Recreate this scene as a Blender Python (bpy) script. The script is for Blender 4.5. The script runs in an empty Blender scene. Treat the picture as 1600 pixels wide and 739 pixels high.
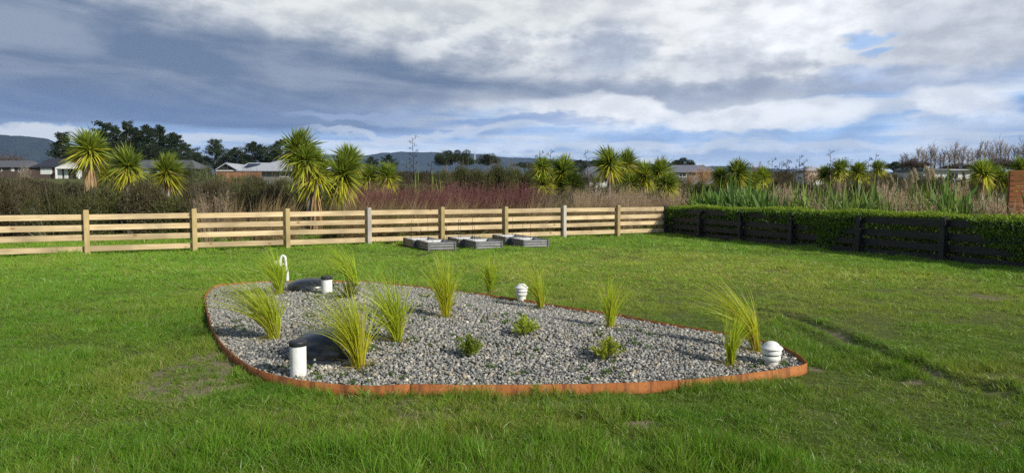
import bpy, bmesh, math, random
import numpy as np
from mathutils import Vector, Matrix
S = bpy.context.scene
C = S.collection
R = math.radians
PI = math.pi

# ------------------------------------------------------------------ camera
F = 1101.0; CX, CY, HZ, H = 800.0, 369.5, 300.0, 1.65
PITCH = math.atan((CY - HZ) / F)
cam = bpy.data.cameras.new('camera'); camo = bpy.data.objects.new('camera', cam); C.objects.link(camo)
cam.sensor_width = 36; cam.lens = 36 * F / 1600; cam.clip_start = 0.05; cam.clip_end = 40000
camo.location = (0, 0, H); camo.rotation_euler = (PI / 2 - PITCH, 0, 0)
S.camera = camo

# ------------------------------------------------------------------ sun, sky, exposure
SUN_AZ = R(38)        # the sun stands to the right of the camera and behind it
SUN_EL = R(29)
sd = Vector((math.cos(SUN_EL) * math.sin(R(90) + SUN_AZ), math.cos(SUN_EL) * math.cos(R(90) + SUN_AZ), math.sin(SUN_EL)))
sl = bpy.data.lights.new('sun', 'SUN'); sl.energy = 5.0; sl.angle = R(0.6); sl.color = (1.0, 0.93, 0.82)
so = bpy.data.objects.new('sun', sl); C.objects.link(so); so.rotation_euler = sd.to_track_quat('Z', 'Y').to_euler()
S.view_settings.view_transform = 'Standard'; S.view_settings.look = 'None'
S.view_settings.exposure = 0.1; S.view_settings.gamma = 1.0
S.cycles.max_bounces = 6; S.cycles.diffuse_bounces = 2; S.cycles.glossy_bounces = 2
S.cycles.transmission_bounces = 3; S.cycles.transparent_max_bounces = 8; S.cycles.volume_bounces = 0
S.cycles.use_adaptive_sampling = True; S.cycles.adaptive_threshold = 0.01
S.cycles.use_denoising = False; S.render.filter_size = 1.3

SKY = 0.10
world = bpy.data.worlds.new('World'); S.world = world; world.use_nodes = True
class NT:
    """tiny helper to write node maths as expressions"""
    def __init__(s, tree): s.t = tree; s.n = tree.nodes; s.l = tree.links
    def new(s, typ, **kw):
        n = s.n.new(typ)
        for k, v in kw.items(): setattr(n, k, v)
        return n
    def put(s, sock, v):
        if isinstance(v, bpy.types.NodeSocket): s.l.new(v, sock)
        elif v is not None: sock.default_value = v
    def m(s, op, a, b=None, c=None, clamp=False):
        n = s.new('ShaderNodeMath', operation=op); n.use_clamp = clamp
        s.put(n.inputs[0], a); s.put(n.inputs[1], b); s.put(n.inputs[2], c)
        return n.outputs[0]
    def add(s, a, b): return s.m('ADD', a, b)
    def sub(s, a, b): return s.m('SUBTRACT', a, b)
    def mul(s, a, b): return s.m('MULTIPLY', a, b)
    def ss(s, x, a, b, lo=0.0, hi=1.0):
        n = s.new('ShaderNodeMapRange', interpolation_type='SMOOTHSTEP')
        s.put(n.inputs[0], x)
        if a < b: vals = (a, b, lo, hi)
        else: vals = (b, a, hi, lo)
        for i, v in enumerate(vals): n.inputs[1 + i].default_value = v
        return n.outputs[0]
    def lin(s, x, a, b, lo=0.0, hi=1.0):
        n = s.new('ShaderNodeMapRange'); n.clamp = True
        s.put(n.inputs[0], x)
        for i, v in enumerate((a, b, lo, hi)): n.inputs[1 + i].default_value = v
        return n.outputs[0]
    def mix(s, f, a, b, blend='MIX'):
        n = s.new('ShaderNodeMix', data_type='RGBA', blend_type=blend)
        s.put(n.inputs[0], f)
        for i, v in ((6, a), (7, b)):
            if isinstance(v, tuple): v = (*v[:3], 1)
            s.put(n.inputs[i], v)
        return n.outputs[2]
    def xyz(s, x, y, z):
        n = s.new('ShaderNodeCombineXYZ')
        s.put(n.inputs[0], x); s.put(n.inputs[1], y); s.put(n.inputs[2], z)
        return n.outputs[0]
    def sep(s, v):
        n = s.new('ShaderNodeSeparateXYZ'); s.l.new(v, n.inputs[0]); return n.outputs
    def noise(s, vec, scale, detail=4, rough=0.55, dist=0.0):
        n = s.new('ShaderNodeTexNoise')
        if vec is not None: s.l.new(vec, n.inputs['Vector'])
        n.inputs['Scale'].default_value = scale; n.inputs['Detail'].default_value = detail
        n.inputs['Roughness'].default_value = rough; n.inputs['Distortion'].default_value = dist
        return n.outputs[0]

def build_sky():
    T = NT(world.node_tree); T.n.clear()
    out = T.new('ShaderNodeOutputWorld'); bg = T.new('ShaderNodeBackground'); T.l.new(bg.outputs[0], out.inputs[0])
    bg.inputs[1].default_value = SKY
    sky = T.new('ShaderNodeTexSky', sky_type='NISHITA'); sky.sun_disc = False
    sky.sun_elevation = SUN_EL; sky.sun_rotation = R(90) + SUN_AZ
    sky.altitude = 50; sky.air_density = 1.0; sky.dust_density = 0.6; sky.ozone_density = 1.5
    co = T.new('ShaderNodeTexCoord').outputs['Generated']
    x, y, z = T.sep(co)
    k = 57.29578
    el = T.mul(T.m('ARCSINE', z), k)
    az = T.mul(T.m('ARCTAN2', x, y), k)
    den = T.add(T.m('MAXIMUM', z, 0.0), 0.10)
    p = T.xyz(T.m('DIVIDE', x, den), T.m('DIVIDE', y, den), 0.0)           # the cloud sheet overhead, seen in perspective
    nb = T.noise(p, 0.9, 6, 0.55, 0.3)
    dv = T.xyz(az, T.mul(el, 2.3), 0.0)                                    # degrees: cloud lumps a little wider than tall
    sv = T.xyz(T.mul(az, 0.20), T.mul(el, 2.0), 3.0)                       # long flat streaks near the horizon
    wa = T.noise(dv, 0.11, 4, 0.5, 0.2); we = T.noise(T.xyz(T.add(az, 40.0), T.mul(el, 2.3), 5.0), 0.11, 4, 0.5, 0.2)
    fa = T.noise(T.xyz(az, T.mul(el, 2.0), 11.0), 0.24, 7, 0.54, 0.0)
    fb = T.noise(T.xyz(T.add(az, -0.6), T.mul(T.add(el, 0.6), 2.0), 11.0), 0.24, 7, 0.54, 0.0)
    lit = T.sub(fa, fb)                                                    # lumps lit from above
    ns = T.noise(sv, 0.34, 6, 0.56, 0.6)
    nl = T.noise(T.xyz(T.mul(az, 0.42), T.mul(T.add(el, T.mul(az, 0.085)), 2.3), 9.0), 0.20, 5, 0.50, 0.5)   # rolls of the dark deck
    azw = T.add(az, T.add(T.mul(T.sub(wa, 0.5), 8.0), T.mul(T.sub(fa, 0.5), 5.0)))
    elw = T.add(el, T.add(T.mul(T.sub(we, 0.5), 2.6), T.mul(T.sub(fa, 0.5), 2.6)))
    E = 1.10 / SKY
    def c(r, g, b):
        return tuple(E * (v / 12.92 if v <= 0.04045 else ((v + 0.055) / 1.055) ** 2.4) for v in (r / 255, g / 255, b / 255))
    def dirs(px, py):
        a_ = math.atan((px - 800) / 1101); return math.degrees(a_), math.degrees(math.atan((300 - py) / 1101 * math.cos(a_)))
    def cloud(col, px, py, rx, ry, tone, s=1.0, soft=1.0, slope=0.0):
        """a soft cloud (or gap) standing at a bearing and height of the sky"""
        a0, e0 = dirs(px, py); ra, re = rx / 1101 * k * math.cos(R(a0)) ** 2, ry / 1101 * k * math.cos(R(a0))
        da = T.m('DIVIDE', T.sub(azw, a0), ra); de = T.m('DIVIDE', T.add(T.sub(elw, e0), T.mul(T.sub(az, a0), slope)), re)
        q = T.add(T.mul(da, da), T.mul(de, de))
        return T.mix(T.mul(T.ss(q, 1.0 + 0.9 * soft, 1.0 - 0.95 * soft), s), col, c(*tone))
    blue = T.mix(1.0, sky.outputs[0], (0.70, 1.0, 1.40), 'MULTIPLY')
    # low band: pale blue air with long flat streaks of white and slate
    low = T.mix(T.ss(el, 0.0, 5.0), c(206, 221, 240), c(156, 190, 234))
    low = T.mix(T.mul(T.ss(ns, 0.42, 0.62), 0.85), low, c(226, 233, 241))
    low = T.mix(T.mul(T.ss(ns, 0.50, 0.34), T.ss(az, 20, -10, 0.15, 0.62)), low, c(126, 154, 198))
    # the main deck
    deck = T.mix(T.ss(T.add(wa, T.mul(lit, 0.5)), 0.36, 0.62), c(180, 186, 196), c(226, 228, 228))
    col = T.mix(T.ss(T.add(elw, T.mul(T.ss(az, 20, 38), -1.6)), 5.9, 7.3), low, deck)
    for a in ((1490, 55, 170, 70, (194, 199, 208), 0.9), (1230, 40, 120, 48, (238, 240, 243), 0.95, 0.7), (1010, 22, 170, 34, (226, 228, 229), 0.8), (650, 20, 300, 34, (210, 213, 212), 0.8),
              (955, 88, 70, 30, (170, 180, 197), 0.75), (1130, 96, 70, 26, (200, 204, 212), 0.6), (1060, 146, 290, 22, (152, 163, 182), 0.85), (1420, 128, 170, 18, (162, 176, 203), 0.7),
              (1345, 112, 60, 16, (160, 182, 218), 0.6), (1330, 192, 80, 14, (146, 188, 236), 0.75), (1580, 166, 60, 16, (96, 146, 208), 0.85), (1352, 56, 44, 9, (132, 174, 226), 0.75), (1382, 74, 22, 7, (132, 174, 226), 0.7),
              (930, 180, 120, 22, (242, 244, 246), 1.0, 0.55), (1170, 184, 165, 21, (232, 236, 241), 1.0, 0.55), (1470, 162, 90, 30, (234, 238, 244), 0.95, 0.55), (1190, 232, 300, 9, (214, 226, 242), 0.8), (880, 236, 260, 8, (212, 224, 240), 0.8), (1370, 178, 40, 12, (210, 218, 230), 0.7), (1080, 214, 330, 8, (158, 190, 232), 0.6), (1560, 205, 120, 14, (176, 198, 230), 0.6)):
        col = cloud(col, *a)
    col = T.mix(1.0, col, T.mix(T.ss(T.add(fa, T.mul(lit, 0.9)), 0.25, 0.75), (0.845, 0.855, 0.875), (1.115, 1.11, 1.10)), 'MULTIPLY')
    # dark rain deck on the left, its top edge falling to the right
    upper = T.sub(13.9, T.mul(T.add(az, 30.0), 0.135))
    rel = T.sub(T.add(elw, T.mul(T.sub(nl, 0.5), 3.0)), upper)
    dm = T.mul(T.ss(rel, 2.1, -2.1), T.ss(T.add(el, T.mul(T.sub(ns, 0.5), 2.2)), 4.0, 4.9))
    dm = T.mul(dm, T.ss(T.add(T.add(az, T.mul(T.sub(wa, 0.5), 12)), T.ss(el, 9.0, 6.4, 0.0, 15.0)), 22, -4))
    dark = T.mix(T.ss(T.add(nl, T.mul(lit, 0.25)), 0.34, 0.66), c(96, 114, 141), c(138, 149, 168))
    dark = T.mix(T.ss(el, 8.4, 5.0, 0.0, 0.60), dark, c(88, 117, 164))
    dark = T.mix(T.ss(rel, -2.5, 0.5, 0.0, 0.5), dark, c(140, 150, 164))
    col = T.mix(dm, col, dark)
    for a in ((60, 203, 190, 8, (218, 224, 229), 0.95), (330, 213, 110, 7, (206, 216, 228), 0.85), (560, 188, 90, 7, (160, 178, 208), 0.6), (640, 214, 150, 6, (206, 216, 230), 0.8), (800, 200, 130, 7, (112, 146, 198), 0.6)):
        col = cloud(col, *a[:4], a[4], a[5])
    # overhead and behind the camera the unseen cloud is broken up to dim the ambient light
    opn = T.mix(T.ss(nb, 0.46, 0.62), sky.outputs[0], tuple(E * v for v in (0.40, 0.43, 0.48)))
    col = T.mix(T.m('MAXIMUM', T.ss(el, 17, 30), T.ss(T.m('ABSOLUTE', az), 70, 105)), col, opn)
    col = T.mix(T.ss(el, -0.2, -2.0), col, tuple(E * v for v in (0.10, 0.12, 0.10)))
    T.l.new(col, bg.inputs[0])
build_sky()

# ------------------------------------------------------------------ helpers
def px_dir(px, py):
    d = Vector(((px - CX) / F, 1.0, -(py - CY) / F))
    c_, s_ = math.cos(-PITCH), math.sin(-PITCH)
    return Vector((d.x, d.y * c_ - d.z * s_, d.y * s_ + d.z * c_))
def on_plane(px, py, z=0.0):
    d = px_dir(px, py); t = (z - H) / d.z
    return Vector((d.x * t, d.y * t, z))
def at(px, py, Y):
    d = px_dir(px, py); t = Y / d.y
    return Vector((d.x * t, Y, H + d.z * t))
def terrain(x, y):
    return 0.042 * max(0.0, min(y, 230.0) - 45.0)
def ground_at(px, Y):
    v = at(px, 300, Y); v.z = terrain(v.x, Y); return v
def ztop(py, Y): return at(800, py, Y).z

ORD = ['leftmost', 'second', 'third', 'fourth', 'fifth', 'sixth', 'seventh', 'eighth', 'ninth', 'tenth', 'eleventh', 'twelfth', 'thirteenth', 'fourteenth', 'fifteenth', 'sixteenth',
       'seventeenth', 'eighteenth', 'nineteenth', 'twentieth', 'twenty-first', 'twenty-second', 'twenty-third', 'twenty-fourth', 'twenty-fifth', 'twenty-sixth', 'twenty-seventh', 'twenty-eighth', 'twenty-ninth', 'thirtieth'] + ['thirty-' + w for w in 'first second third fourth fifth sixth seventh eighth ninth'.split()] + ['fortieth'] + ['forty-' + w for w in 'first second third fourth fifth sixth seventh eighth ninth'.split()]
def nth(i): return 'leftmost' if i == 0 else ORD[min(i, len(ORD) - 1)] + ' from the left'

def hash2(ix, iy, seed):
    h = (ix * 374761393 + iy * 668265263 + seed * 974711) & 0xffffffff
    h = ((h ^ (h >> 13)) * 1274126177) & 0xffffffff
    return ((h ^ (h >> 16)) & 0xffff) / 65535.0
def vnoise(x, y, seed=0):
    x = np.asarray(x, float); y = np.asarray(y, float)
    ix = np.floor(x).astype(np.int64); iy = np.floor(y).astype(np.int64)
    fx = x - ix; fy = y - iy; fx = fx * fx * (3 - 2 * fx); fy = fy * fy * (3 - 2 * fy)
    a = hash2(ix, iy, seed); b = hash2(ix + 1, iy, seed); c_ = hash2(ix, iy + 1, seed); d = hash2(ix + 1, iy + 1, seed)
    return (a * (1 - fx) + b * fx) * (1 - fy) + (c_ * (1 - fx) + d * fx) * fy
def fbm(x, y, seed=0, o=4):
    s = 0; a = 0.5; t = 0
    for i in range(o):
        s = s + a * vnoise(x * 2 ** i, y * 2 ** i, seed + i * 17); t += a; a *= 0.5
    return s / t
def sstep(a, b, x):
    t = np.clip((np.asarray(x, float) - a) / (b - a), 0, 1); return t * t * (3 - 2 * t)

def mesh_np(name, V, Fq, mats, col=None, smooth=False, mi=None):
    V = np.asarray(V, np.float32).reshape(-1, 3); Fq = np.asarray(Fq, np.int32)
    me = bpy.data.meshes.new(name); k = Fq.shape[1]; n = len(Fq)
    me.vertices.add(len(V)); me.vertices.foreach_set('co', V.ravel())
    me.loops.add(n * k); me.loops.foreach_set('vertex_index', Fq.ravel())
    me.polygons.add(n); me.polygons.foreach_set('loop_start', np.arange(0, n * k, k, dtype=np.int32))
    me.polygons.foreach_set('loop_total', np.full(n, k, np.int32))
    if smooth: me.polygons.foreach_set('use_smooth', np.ones(n, bool))
    if mi is not None: me.polygons.foreach_set('material_index', np.asarray(mi, np.int32))
    me.update(calc_edges=True)
    if col is not None:
        a = me.attributes.new('col', 'FLOAT_COLOR', 'POINT')
        cc = np.ones((len(V), 4), np.float32); cc[:, :3] = np.asarray(col, np.float32).reshape(-1, 3)
        a.data.foreach_set('color', cc.ravel())
    for m in (mats if isinstance(mats, (list, tuple)) else [mats]): me.materials.append(m)
    return me
def link(name, me, parent=None, loc=None, rot=None, scale=None):
    o = bpy.data.objects.new(name, me); C.objects.link(o)
    if parent: o.parent = parent
    if loc is not None: o.location = loc
    if rot is not None: o.rotation_euler = rot
    if scale is not None: o.scale = (scale,) * 3 if isinstance(scale, (int, float)) else scale
    return o
def tag(o, label=None, cat=None, group=None, kind=None):
    if label: o['label'] = label
    if cat: o['category'] = cat
    if group: o['group'] = group
    if kind: o['kind'] = kind
    return o
def thing(name, label, cat, loc=(0, 0, 0), rz=0.0, group=None, scale=None):
    return tag(link(name, None, None, loc, (0, 0, rz), scale), label, cat, group)
def copy_tree(o, parent=None):
    c_ = o.copy(); C.objects.link(c_)
    if parent: c_.parent = parent
    for ch in list(o.children): copy_tree(ch, c_)
    return c_

class Geo:
    """collects quads/tris (as quads with k verts) and builds one mesh"""
    def __init__(s): s.V = []; s.F = []; s.C = []; s.n = 0
    def put(s, V, Fq, col):
        V = np.asarray(V, float).reshape(-1, 3); s.V.append(V); s.F.append(np.asarray(Fq) + s.n)
        col = np.asarray(col, float)
        if col.ndim == 1: col = np.tile(col, (len(V), 1))
        s.C.append(col.reshape(-1, 3)); s.n += len(V); return s
    def mesh(s, name, mat, smooth=False):
        return mesh_np(name, np.vstack(s.V), np.vstack(s.F), mat, np.vstack(s.C), smooth)

def blades(g, rng, base, d, bend, L, W, c0, c1, S_=4, prof='grass', side=None, fold=0.0):
    """tapered bending strips: base (n,3), d (n,3), bend (n,3), L (n), W (n), colours root->tip"""
    base = np.asarray(base, float); n = len(base)
    t = np.linspace(0, 1, S_ + 1)
    d = np.asarray(d, float); d = d / np.linalg.norm(d, axis=1, keepdims=True)
    L = np.broadcast_to(L, (n,)); W = np.broadcast_to(W, (n,))
    P = base[:, None] + L[:, None, None] * (d[:, None] * t[None, :, None] + np.asarray(bend)[:, None] * (t ** 2)[None, :, None])
    if side is None:
        r = rng.normal(size=(n, 3)); side = np.cross(d, r)
    side = side / (np.linalg.norm(side, axis=1, keepdims=True) + 1e-9)
    if prof == 'grass': w = np.maximum(1 - t ** 1.6, 0.06)
    elif prof == 'sword': w = np.maximum(np.minimum(0.55 + 1.6 * t, 1.0) * (1 - np.clip((t - 0.5) / 0.5, 0, 1) ** 1.5), 0.05)
    else: w = np.maximum(1 - 0.8 * t, 0.1)
    off = side[:, None] * (W[:, None] * w[None])[..., None] * 0.5
    V = np.stack([P - off, P + off], axis=2)                # n,S+1,2,3
    idx = np.arange(n)[:, None] * (S_ + 1) * 2 + np.arange(S_)[None] * 2
    Fq = np.stack([idx, idx + 1, idx + 3, idx + 2], axis=-1).reshape(-1, 4)
    c0 = np.broadcast_to(np.asarray(c0, float), (n, 3)); c1 = np.broadcast_to(np.asarray(c1, float), (n, 3))
    col = c0[:, None] * (1 - t)[None, :, None] + c1[:, None] * t[None, :, None]
    col = np.repeat(col[:, :, None], 2, axis=2)
    g.put(V, Fq, col)
def tubes(g, A, B, r0, r1, col, sides=3):
    """straight tapered tubes between points A and B (n,3)"""
    A = np.asarray(A, float).reshape(-1, 3); B = np.asarray(B, float).reshape(-1, 3); n = len(A)
    d = B - A; d = d / (np.linalg.norm(d, axis=1, keepdims=True) + 1e-9)
    ref = np.where(np.abs(d[:, 2:3]) > 0.9, np.array([[1., 0, 0]]), np.array([[0, 0, 1.]]))
    u = np.cross(d, ref); u /= np.linalg.norm(u, axis=1, keepdims=True); v = np.cross(d, u)
    r0 = np.broadcast_to(r0, (n,)); r1 = np.broadcast_to(r1, (n,))
    a = np.linspace(0, 2 * PI, sides, endpoint=False)
    ring = u[:, None] * np.cos(a)[None, :, None] + v[:, None] * np.sin(a)[None, :, None]
    V = np.concatenate([A[:, None] + ring * r0[:, None, None], B[:, None] + ring * r1[:, None, None]], axis=1)
    i = np.arange(sides); q = np.stack([i, (i + 1) % sides, (i + 1) % sides + sides, i + sides], axis=-1)
    Fq = (np.arange(n)[:, None, None] * 2 * sides + q[None]).reshape(-1, 4)
    col = np.asarray(col, float)
    if col.ndim == 2: col = np.repeat(col, 2 * sides, axis=0)
    g.put(V, Fq, col)
def leaves(g, rng, P, L, W, col, out=None, spread=1.0):
    """diamond leaves at points P, pointing roughly along out"""
    P = np.asarray(P, float); n = len(P)
    d = rng.normal(size=(n, 3)) * spread
    if out is not None: d = d + out
    d /= np.linalg.norm(d, axis=1, keepdims=True) + 1e-9
    s = np.cross(d, rng.normal(size=(n, 3))); s /= np.linalg.norm(s, axis=1, keepdims=True) + 1e-9
    nrm = np.cross(d, s)
    L = np.broadcast_to(L, (n,))[:, None]; W = np.broadcast_to(W, (n,))[:, None]
    V = np.stack([P, P + d * L * 0.5 + s * W * 0.5 + nrm * W * 0.15, P + d * L, P + d * L * 0.5 - s * W * 0.5 + nrm * W * 0.15], axis=1)
    Fq = np.arange(n * 4).reshape(-1, 4)
    col = np.asarray(col, float)
    if col.ndim == 1: col = np.tile(col, (n, 1))
    g.put(V, Fq, np.repeat(col, 4, axis=0))
def ucol(rng, n, a, b, j=0.12):
    t = rng.random((n, 1)); c_ = np.asarray(a) * (1 - t) + np.asarray(b) * t
    return c_ * (1 + rng.uniform(-j, j, (n, 1)))

def box_mesh(name, sx, sy, sz, mat, bev=0.0, z0=True, wob=0.0, seed=0):
    bm = bmesh.new(); bmesh.ops.create_cube(bm, size=1)
    for v in bm.verts: v.co = (v.co.x * sx, v.co.y * sy, (v.co.z + (0.5 if z0 else 0)) * sz)
    if bev: bmesh.ops.bevel(bm, geom=list(bm.edges), offset=bev, segments=1, affect='EDGES')
    me = bpy.data.meshes.new(name); bm.to_mesh(me); bm.free(); me.materials.append(mat); return me
def lathe_mesh(name, prof, mat, seg=32, smooth=True, sx=1.0, cap=True):
    V = []; Fq = []
    a = np.linspace(0, 2 * PI, seg, endpoint=False)
    for r, z in prof: V.append(np.stack([np.cos(a) * r * sx, np.sin(a) * r, np.full(seg, z)], -1))
    for k in range(len(prof) - 1):
        for i in range(seg): Fq.append((k * seg + i, k * seg + (i + 1) % seg, (k + 1) * seg + (i + 1) % seg, (k + 1) * seg + i))
    me = mesh_np(name, np.vstack(V), Fq, mat, None, smooth)
    return me
def sweep_mesh(name, pts, r, mat, seg=12, smooth=True):
    pts = [Vector(p) for p in pts]; V = []; Fq = []
    rr = r if isinstance(r, (list, tuple)) else [r] * len(pts)
    u = None
    for i, p in enumerate(pts):
        d = (pts[min(i + 1, len(pts) - 1)] - pts[max(i - 1, 0)]).normalized()
        if u is None: u = d.orthogonal().normalized()
        u = (u - d * u.dot(d)).normalized(); v = d.cross(u)
        for k in range(seg):
            a = 2 * PI * k / seg; V.append(p + (u * math.cos(a) + v * math.sin(a)) * rr[i])
    for i in range(len(pts) - 1):
        for k in range(seg): Fq.append((i * seg + k, i * seg + (k + 1) % seg, (i + 1) * seg + (k + 1) % seg, (i + 1) * seg + k))
    return mesh_np(name, [tuple(v) for v in V], Fq, mat, None, smooth)

# ------------------------------------------------------------------ materials
def base_mat(name):
    m = bpy.data.materials.new(name); m.use_nodes = True; T = NT(m.node_tree)
    return m, T, m.node_tree.nodes['Principled BSDF']
def solid(name, a, b=None, scale=6.0, rough=0.6, bump=0.0, metal=0.0, stretch=(1, 1, 1), spec=0.4, rnd=0.0, detail=5, lo=0.35, hi=0.65):
    """two tones mixed by noise in the object's own space, each object slightly different"""
    m, T, bs = base_mat(name); b = b or a
    tc = T.new('ShaderNodeTexCoord'); mp = T.new('ShaderNodeMapping'); T.l.new(tc.outputs['Object'], mp.inputs[0]); mp.inputs['Scale'].default_value = stretch
    oi = T.new('ShaderNodeObjectInfo')
    va = T.new('ShaderNodeVectorMath', operation='ADD'); T.l.new(mp.outputs[0], va.inputs[0])
    T.l.new(T.mul(oi.outputs['Random'], 37.0), va.inputs[1])
    n = T.noise(va.outputs[0], scale, detail, 0.6)
    col = T.mix(T.ss(n, lo, hi), a, b)
    if rnd: col = T.mix(1.0, col, T.mix(oi.outputs['Random'], (1 - rnd,) * 3, (1 + rnd,) * 3), 'MULTIPLY')
    T.l.new(col, bs.inputs['Base Color']); bs.inputs['Roughness'].default_value = rough; bs.inputs['Metallic'].default_value = metal
    bs.inputs['Specular IOR Level'].default_value = spec
    if bump:
        bp = T.new('ShaderNodeBump'); bp.inputs['Strength'].default_value = bump; bp.inputs['Distance'].default_value = 0.01
        T.l.new(n, bp.inputs['Height']); T.l.new(bp.outputs[0], bs.inputs['Normal'])
    return m
def foliage(name, tint=(1, 1, 1), trans=0.35, rough=0.5, rnd=0.18, spec=0.3, inst=False):
    m, T, bs = base_mat(name)
    at_ = T.new('ShaderNodeAttribute'); at_.attribute_name = 'col'
    col = at_.outputs['Color']
    oi = T.new('ShaderNodeObjectInfo')
    col = T.mix(1.0, col, T.mix(oi.outputs['Random'], tuple(t * (1 - rnd) for t in tint), tuple(t * (1 + rnd) for t in tint)), 'MULTIPLY')
    if inst:
        ia = T.new('ShaderNodeAttribute'); ia.attribute_type = 'INSTANCER'; ia.attribute_name = 'tint'
        col = T.mix(1.0, col, ia.outputs['Color'], 'MULTIPLY')
    T.l.new(col, bs.inputs['Base Color']); bs.inputs['Roughness'].default_value = rough; bs.inputs['Specular IOR Level'].default_value = spec
    if trans:
        tr = T.new('ShaderNodeBsdfTranslucent'); T.l.new(T.mix(1.0, col, (1.25, 1.2, 0.7), 'MULTIPLY'), tr.inputs[0])
        mx = T.new('ShaderNodeMixShader'); mx.inputs[0].default_value = trans
        T.l.new(bs.outputs[0], mx.inputs[1]); T.l.new(tr.outputs[0], mx.inputs[2])
        T.l.new(mx.outputs[0], m.node_tree.nodes['Material Output'].inputs[0])
    return m
M = {}
M['leaf'] = foliage('leaf')
M['flaxleaf'] = foliage('flax_leaf', trans=0.25, rough=0.42, spec=0.28)
M['needle'] = foliage('needle', trans=0.12, rnd=0.1, spec=0.15)
M['dryleaf'] = foliage('dry_leaf', trans=0.25, rnd=0.1, spec=0.1, rough=0.8)
M['bark'] = solid('bark', (0.10, 0.085, 0.07), (0.19, 0.165, 0.14), 5, 0.9, 0.5, stretch=(1, 1, 0.3))
M['palebark'] = solid('pale_bark', (0.30, 0.26, 0.21), (0.46, 0.41, 0.34), 8, 0.9, 0.4, stretch=(1, 1, 0.3))
def wood_mat(name, a, b, knot, rnd=0.19, rough=0.75):
    m, T, bs = base_mat(name)
    tc = T.new('ShaderNodeTexCoord'); oi = T.new('ShaderNodeObjectInfo')
    va = T.new('ShaderNodeVectorMath', operation='ADD'); T.l.new(tc.outputs['Object'], va.inputs[0]); T.l.new(T.mul(oi.outputs['Random'], 53.0), va.inputs[1])
    mp = T.new('ShaderNodeMapping'); T.l.new(va.outputs[0], mp.inputs[0]); mp.inputs['Scale'].default_value = (0.5, 9, 9)
    g1 = T.noise(mp.outputs[0], 2.2, 6, 0.6, 0.6)
    vo = T.new('ShaderNodeTexVoronoi'); mp2 = T.new('ShaderNodeMapping'); T.l.new(va.outputs[0], mp2.inputs[0]); mp2.inputs['Scale'].default_value = (1.0, 1.6, 1.6)
    T.l.new(mp2.outputs[0], vo.inputs['Vector']); vo.inputs['Scale'].default_value = 2.0
    big = T.noise(va.outputs[0], 1.3, 3, 0.5)
    col = T.mix(T.ss(g1, 0.3, 0.7), a, b)
    col = T.mix(T.mul(T.ss(big, 0.42, 0.68), 0.6), col, tuple(v * 0.62 * f for v, f in zip(a, (0.98, 1.02, 1.15))))
    col = T.mix(T.mul(T.ss(vo.outputs['Distance'], 0.16, 0.06), 0.8), col, knot)
    col = T.mix(1.0, col, T.mix(oi.outputs['Random'], (1 - rnd,) * 3, (1 + rnd,) * 3), 'MULTIPLY')
    T.l.new(col, bs.inputs['Base Color']); bs.inputs['Roughness'].default_value = rough; bs.inputs['Specular IOR Level'].default_value = 0.2
    bp = T.new('ShaderNodeBump'); bp.inputs['Strength'].default_value = 0.35; bp.inputs['Distance'].default_value = 0.004
    T.l.new(g1, bp.inputs['Height']); T.l.new(bp.outputs[0], bs.inputs['Normal'])
    return m
M['pine'] = wood_mat('treated_pine', (0.46, 0.345, 0.19), (0.65, 0.52, 0.32), (0.26, 0.13, 0.05))
M['pine_post'] = wood_mat('pine_post', (0.38, 0.29, 0.13), (0.48, 0.38, 0.19), (0.22, 0.13, 0.05))
M['grey_post'] = wood_mat('weathered_post', (0.36, 0.33, 0.28), (0.46, 0.43, 0.37), (0.25, 0.22, 0.18))
M['black_wood'] = solid('black_stained_wood', (0.012, 0.012, 0.014), (0.028, 0.028, 0.032), 4, 0.55, 0.3, stretch=(0.4, 6, 6))
M['brown_wood'] = wood_mat('brown_stained_wood', (0.20, 0.075, 0.028), (0.30, 0.12, 0.045), (0.10, 0.035, 0.015))
def rust_mat():
    m, T, bs = base_mat('rusted_steel')
    tc = T.new('ShaderNodeTexCoord').outputs['Object']
    n1 = T.noise(tc, 3.0, 6, 0.65); n2 = T.noise(tc, 45, 4, 0.6)
    mp = T.new('ShaderNodeMapping'); T.l.new(tc, mp.inputs[0]); mp.inputs['Scale'].default_value = (9, 9, 1.2)
    n3 = T.noise(mp.outputs[0], 2.0, 4, 0.6)
    col = T.mix(T.ss(n1, 0.35, 0.68), (0.30, 0.105, 0.031), (0.41, 0.165, 0.052))
    col = T.mix(T.mul(T.ss(n3, 0.46, 0.66), 0.75), col, (0.125, 0.045, 0.022))
    col = T.mix(T.mul(T.ss(n2, 0.48, 0.70), 0.55), col, (0.14, 0.05, 0.024))
    T.l.new(col, bs.inputs['Base Color']); bs.inputs['Roughness'].default_value = 0.8; bs.inputs['Specular IOR Level'].default_value = 0.2
    bp = T.new('ShaderNodeBump'); bp.inputs['Strength'].default_value = 0.2; bp.inputs['Distance'].default_value = 0.003
    T.l.new(n2, bp.inputs['Height']); T.l.new(bp.outputs[0], bs.inputs['Normal'])
    return m
M['rust'] = rust_mat()
M['black_plastic'] = solid('black_plastic', (0.008, 0.009, 0.013), (0.020, 0.022, 0.027), 9, 0.30, 0.0, spec=0.8)
M['dark_cap'] = solid('dark_plastic_cap', (0.018, 0.020, 0.026), (0.035, 0.037, 0.045), 12, 0.5)
M['white_pvc'] = solid('white_plastic', (0.70, 0.71, 0.68), (0.80, 0.81, 0.79), 7, 0.42, lo=0.3, hi=0.6)
M['dirty_pvc'] = solid('grimy_white_plastic', (0.52, 0.53, 0.46), (0.74, 0.75, 0.70), 9, 0.5, lo=0.3, hi=0.6)
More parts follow.
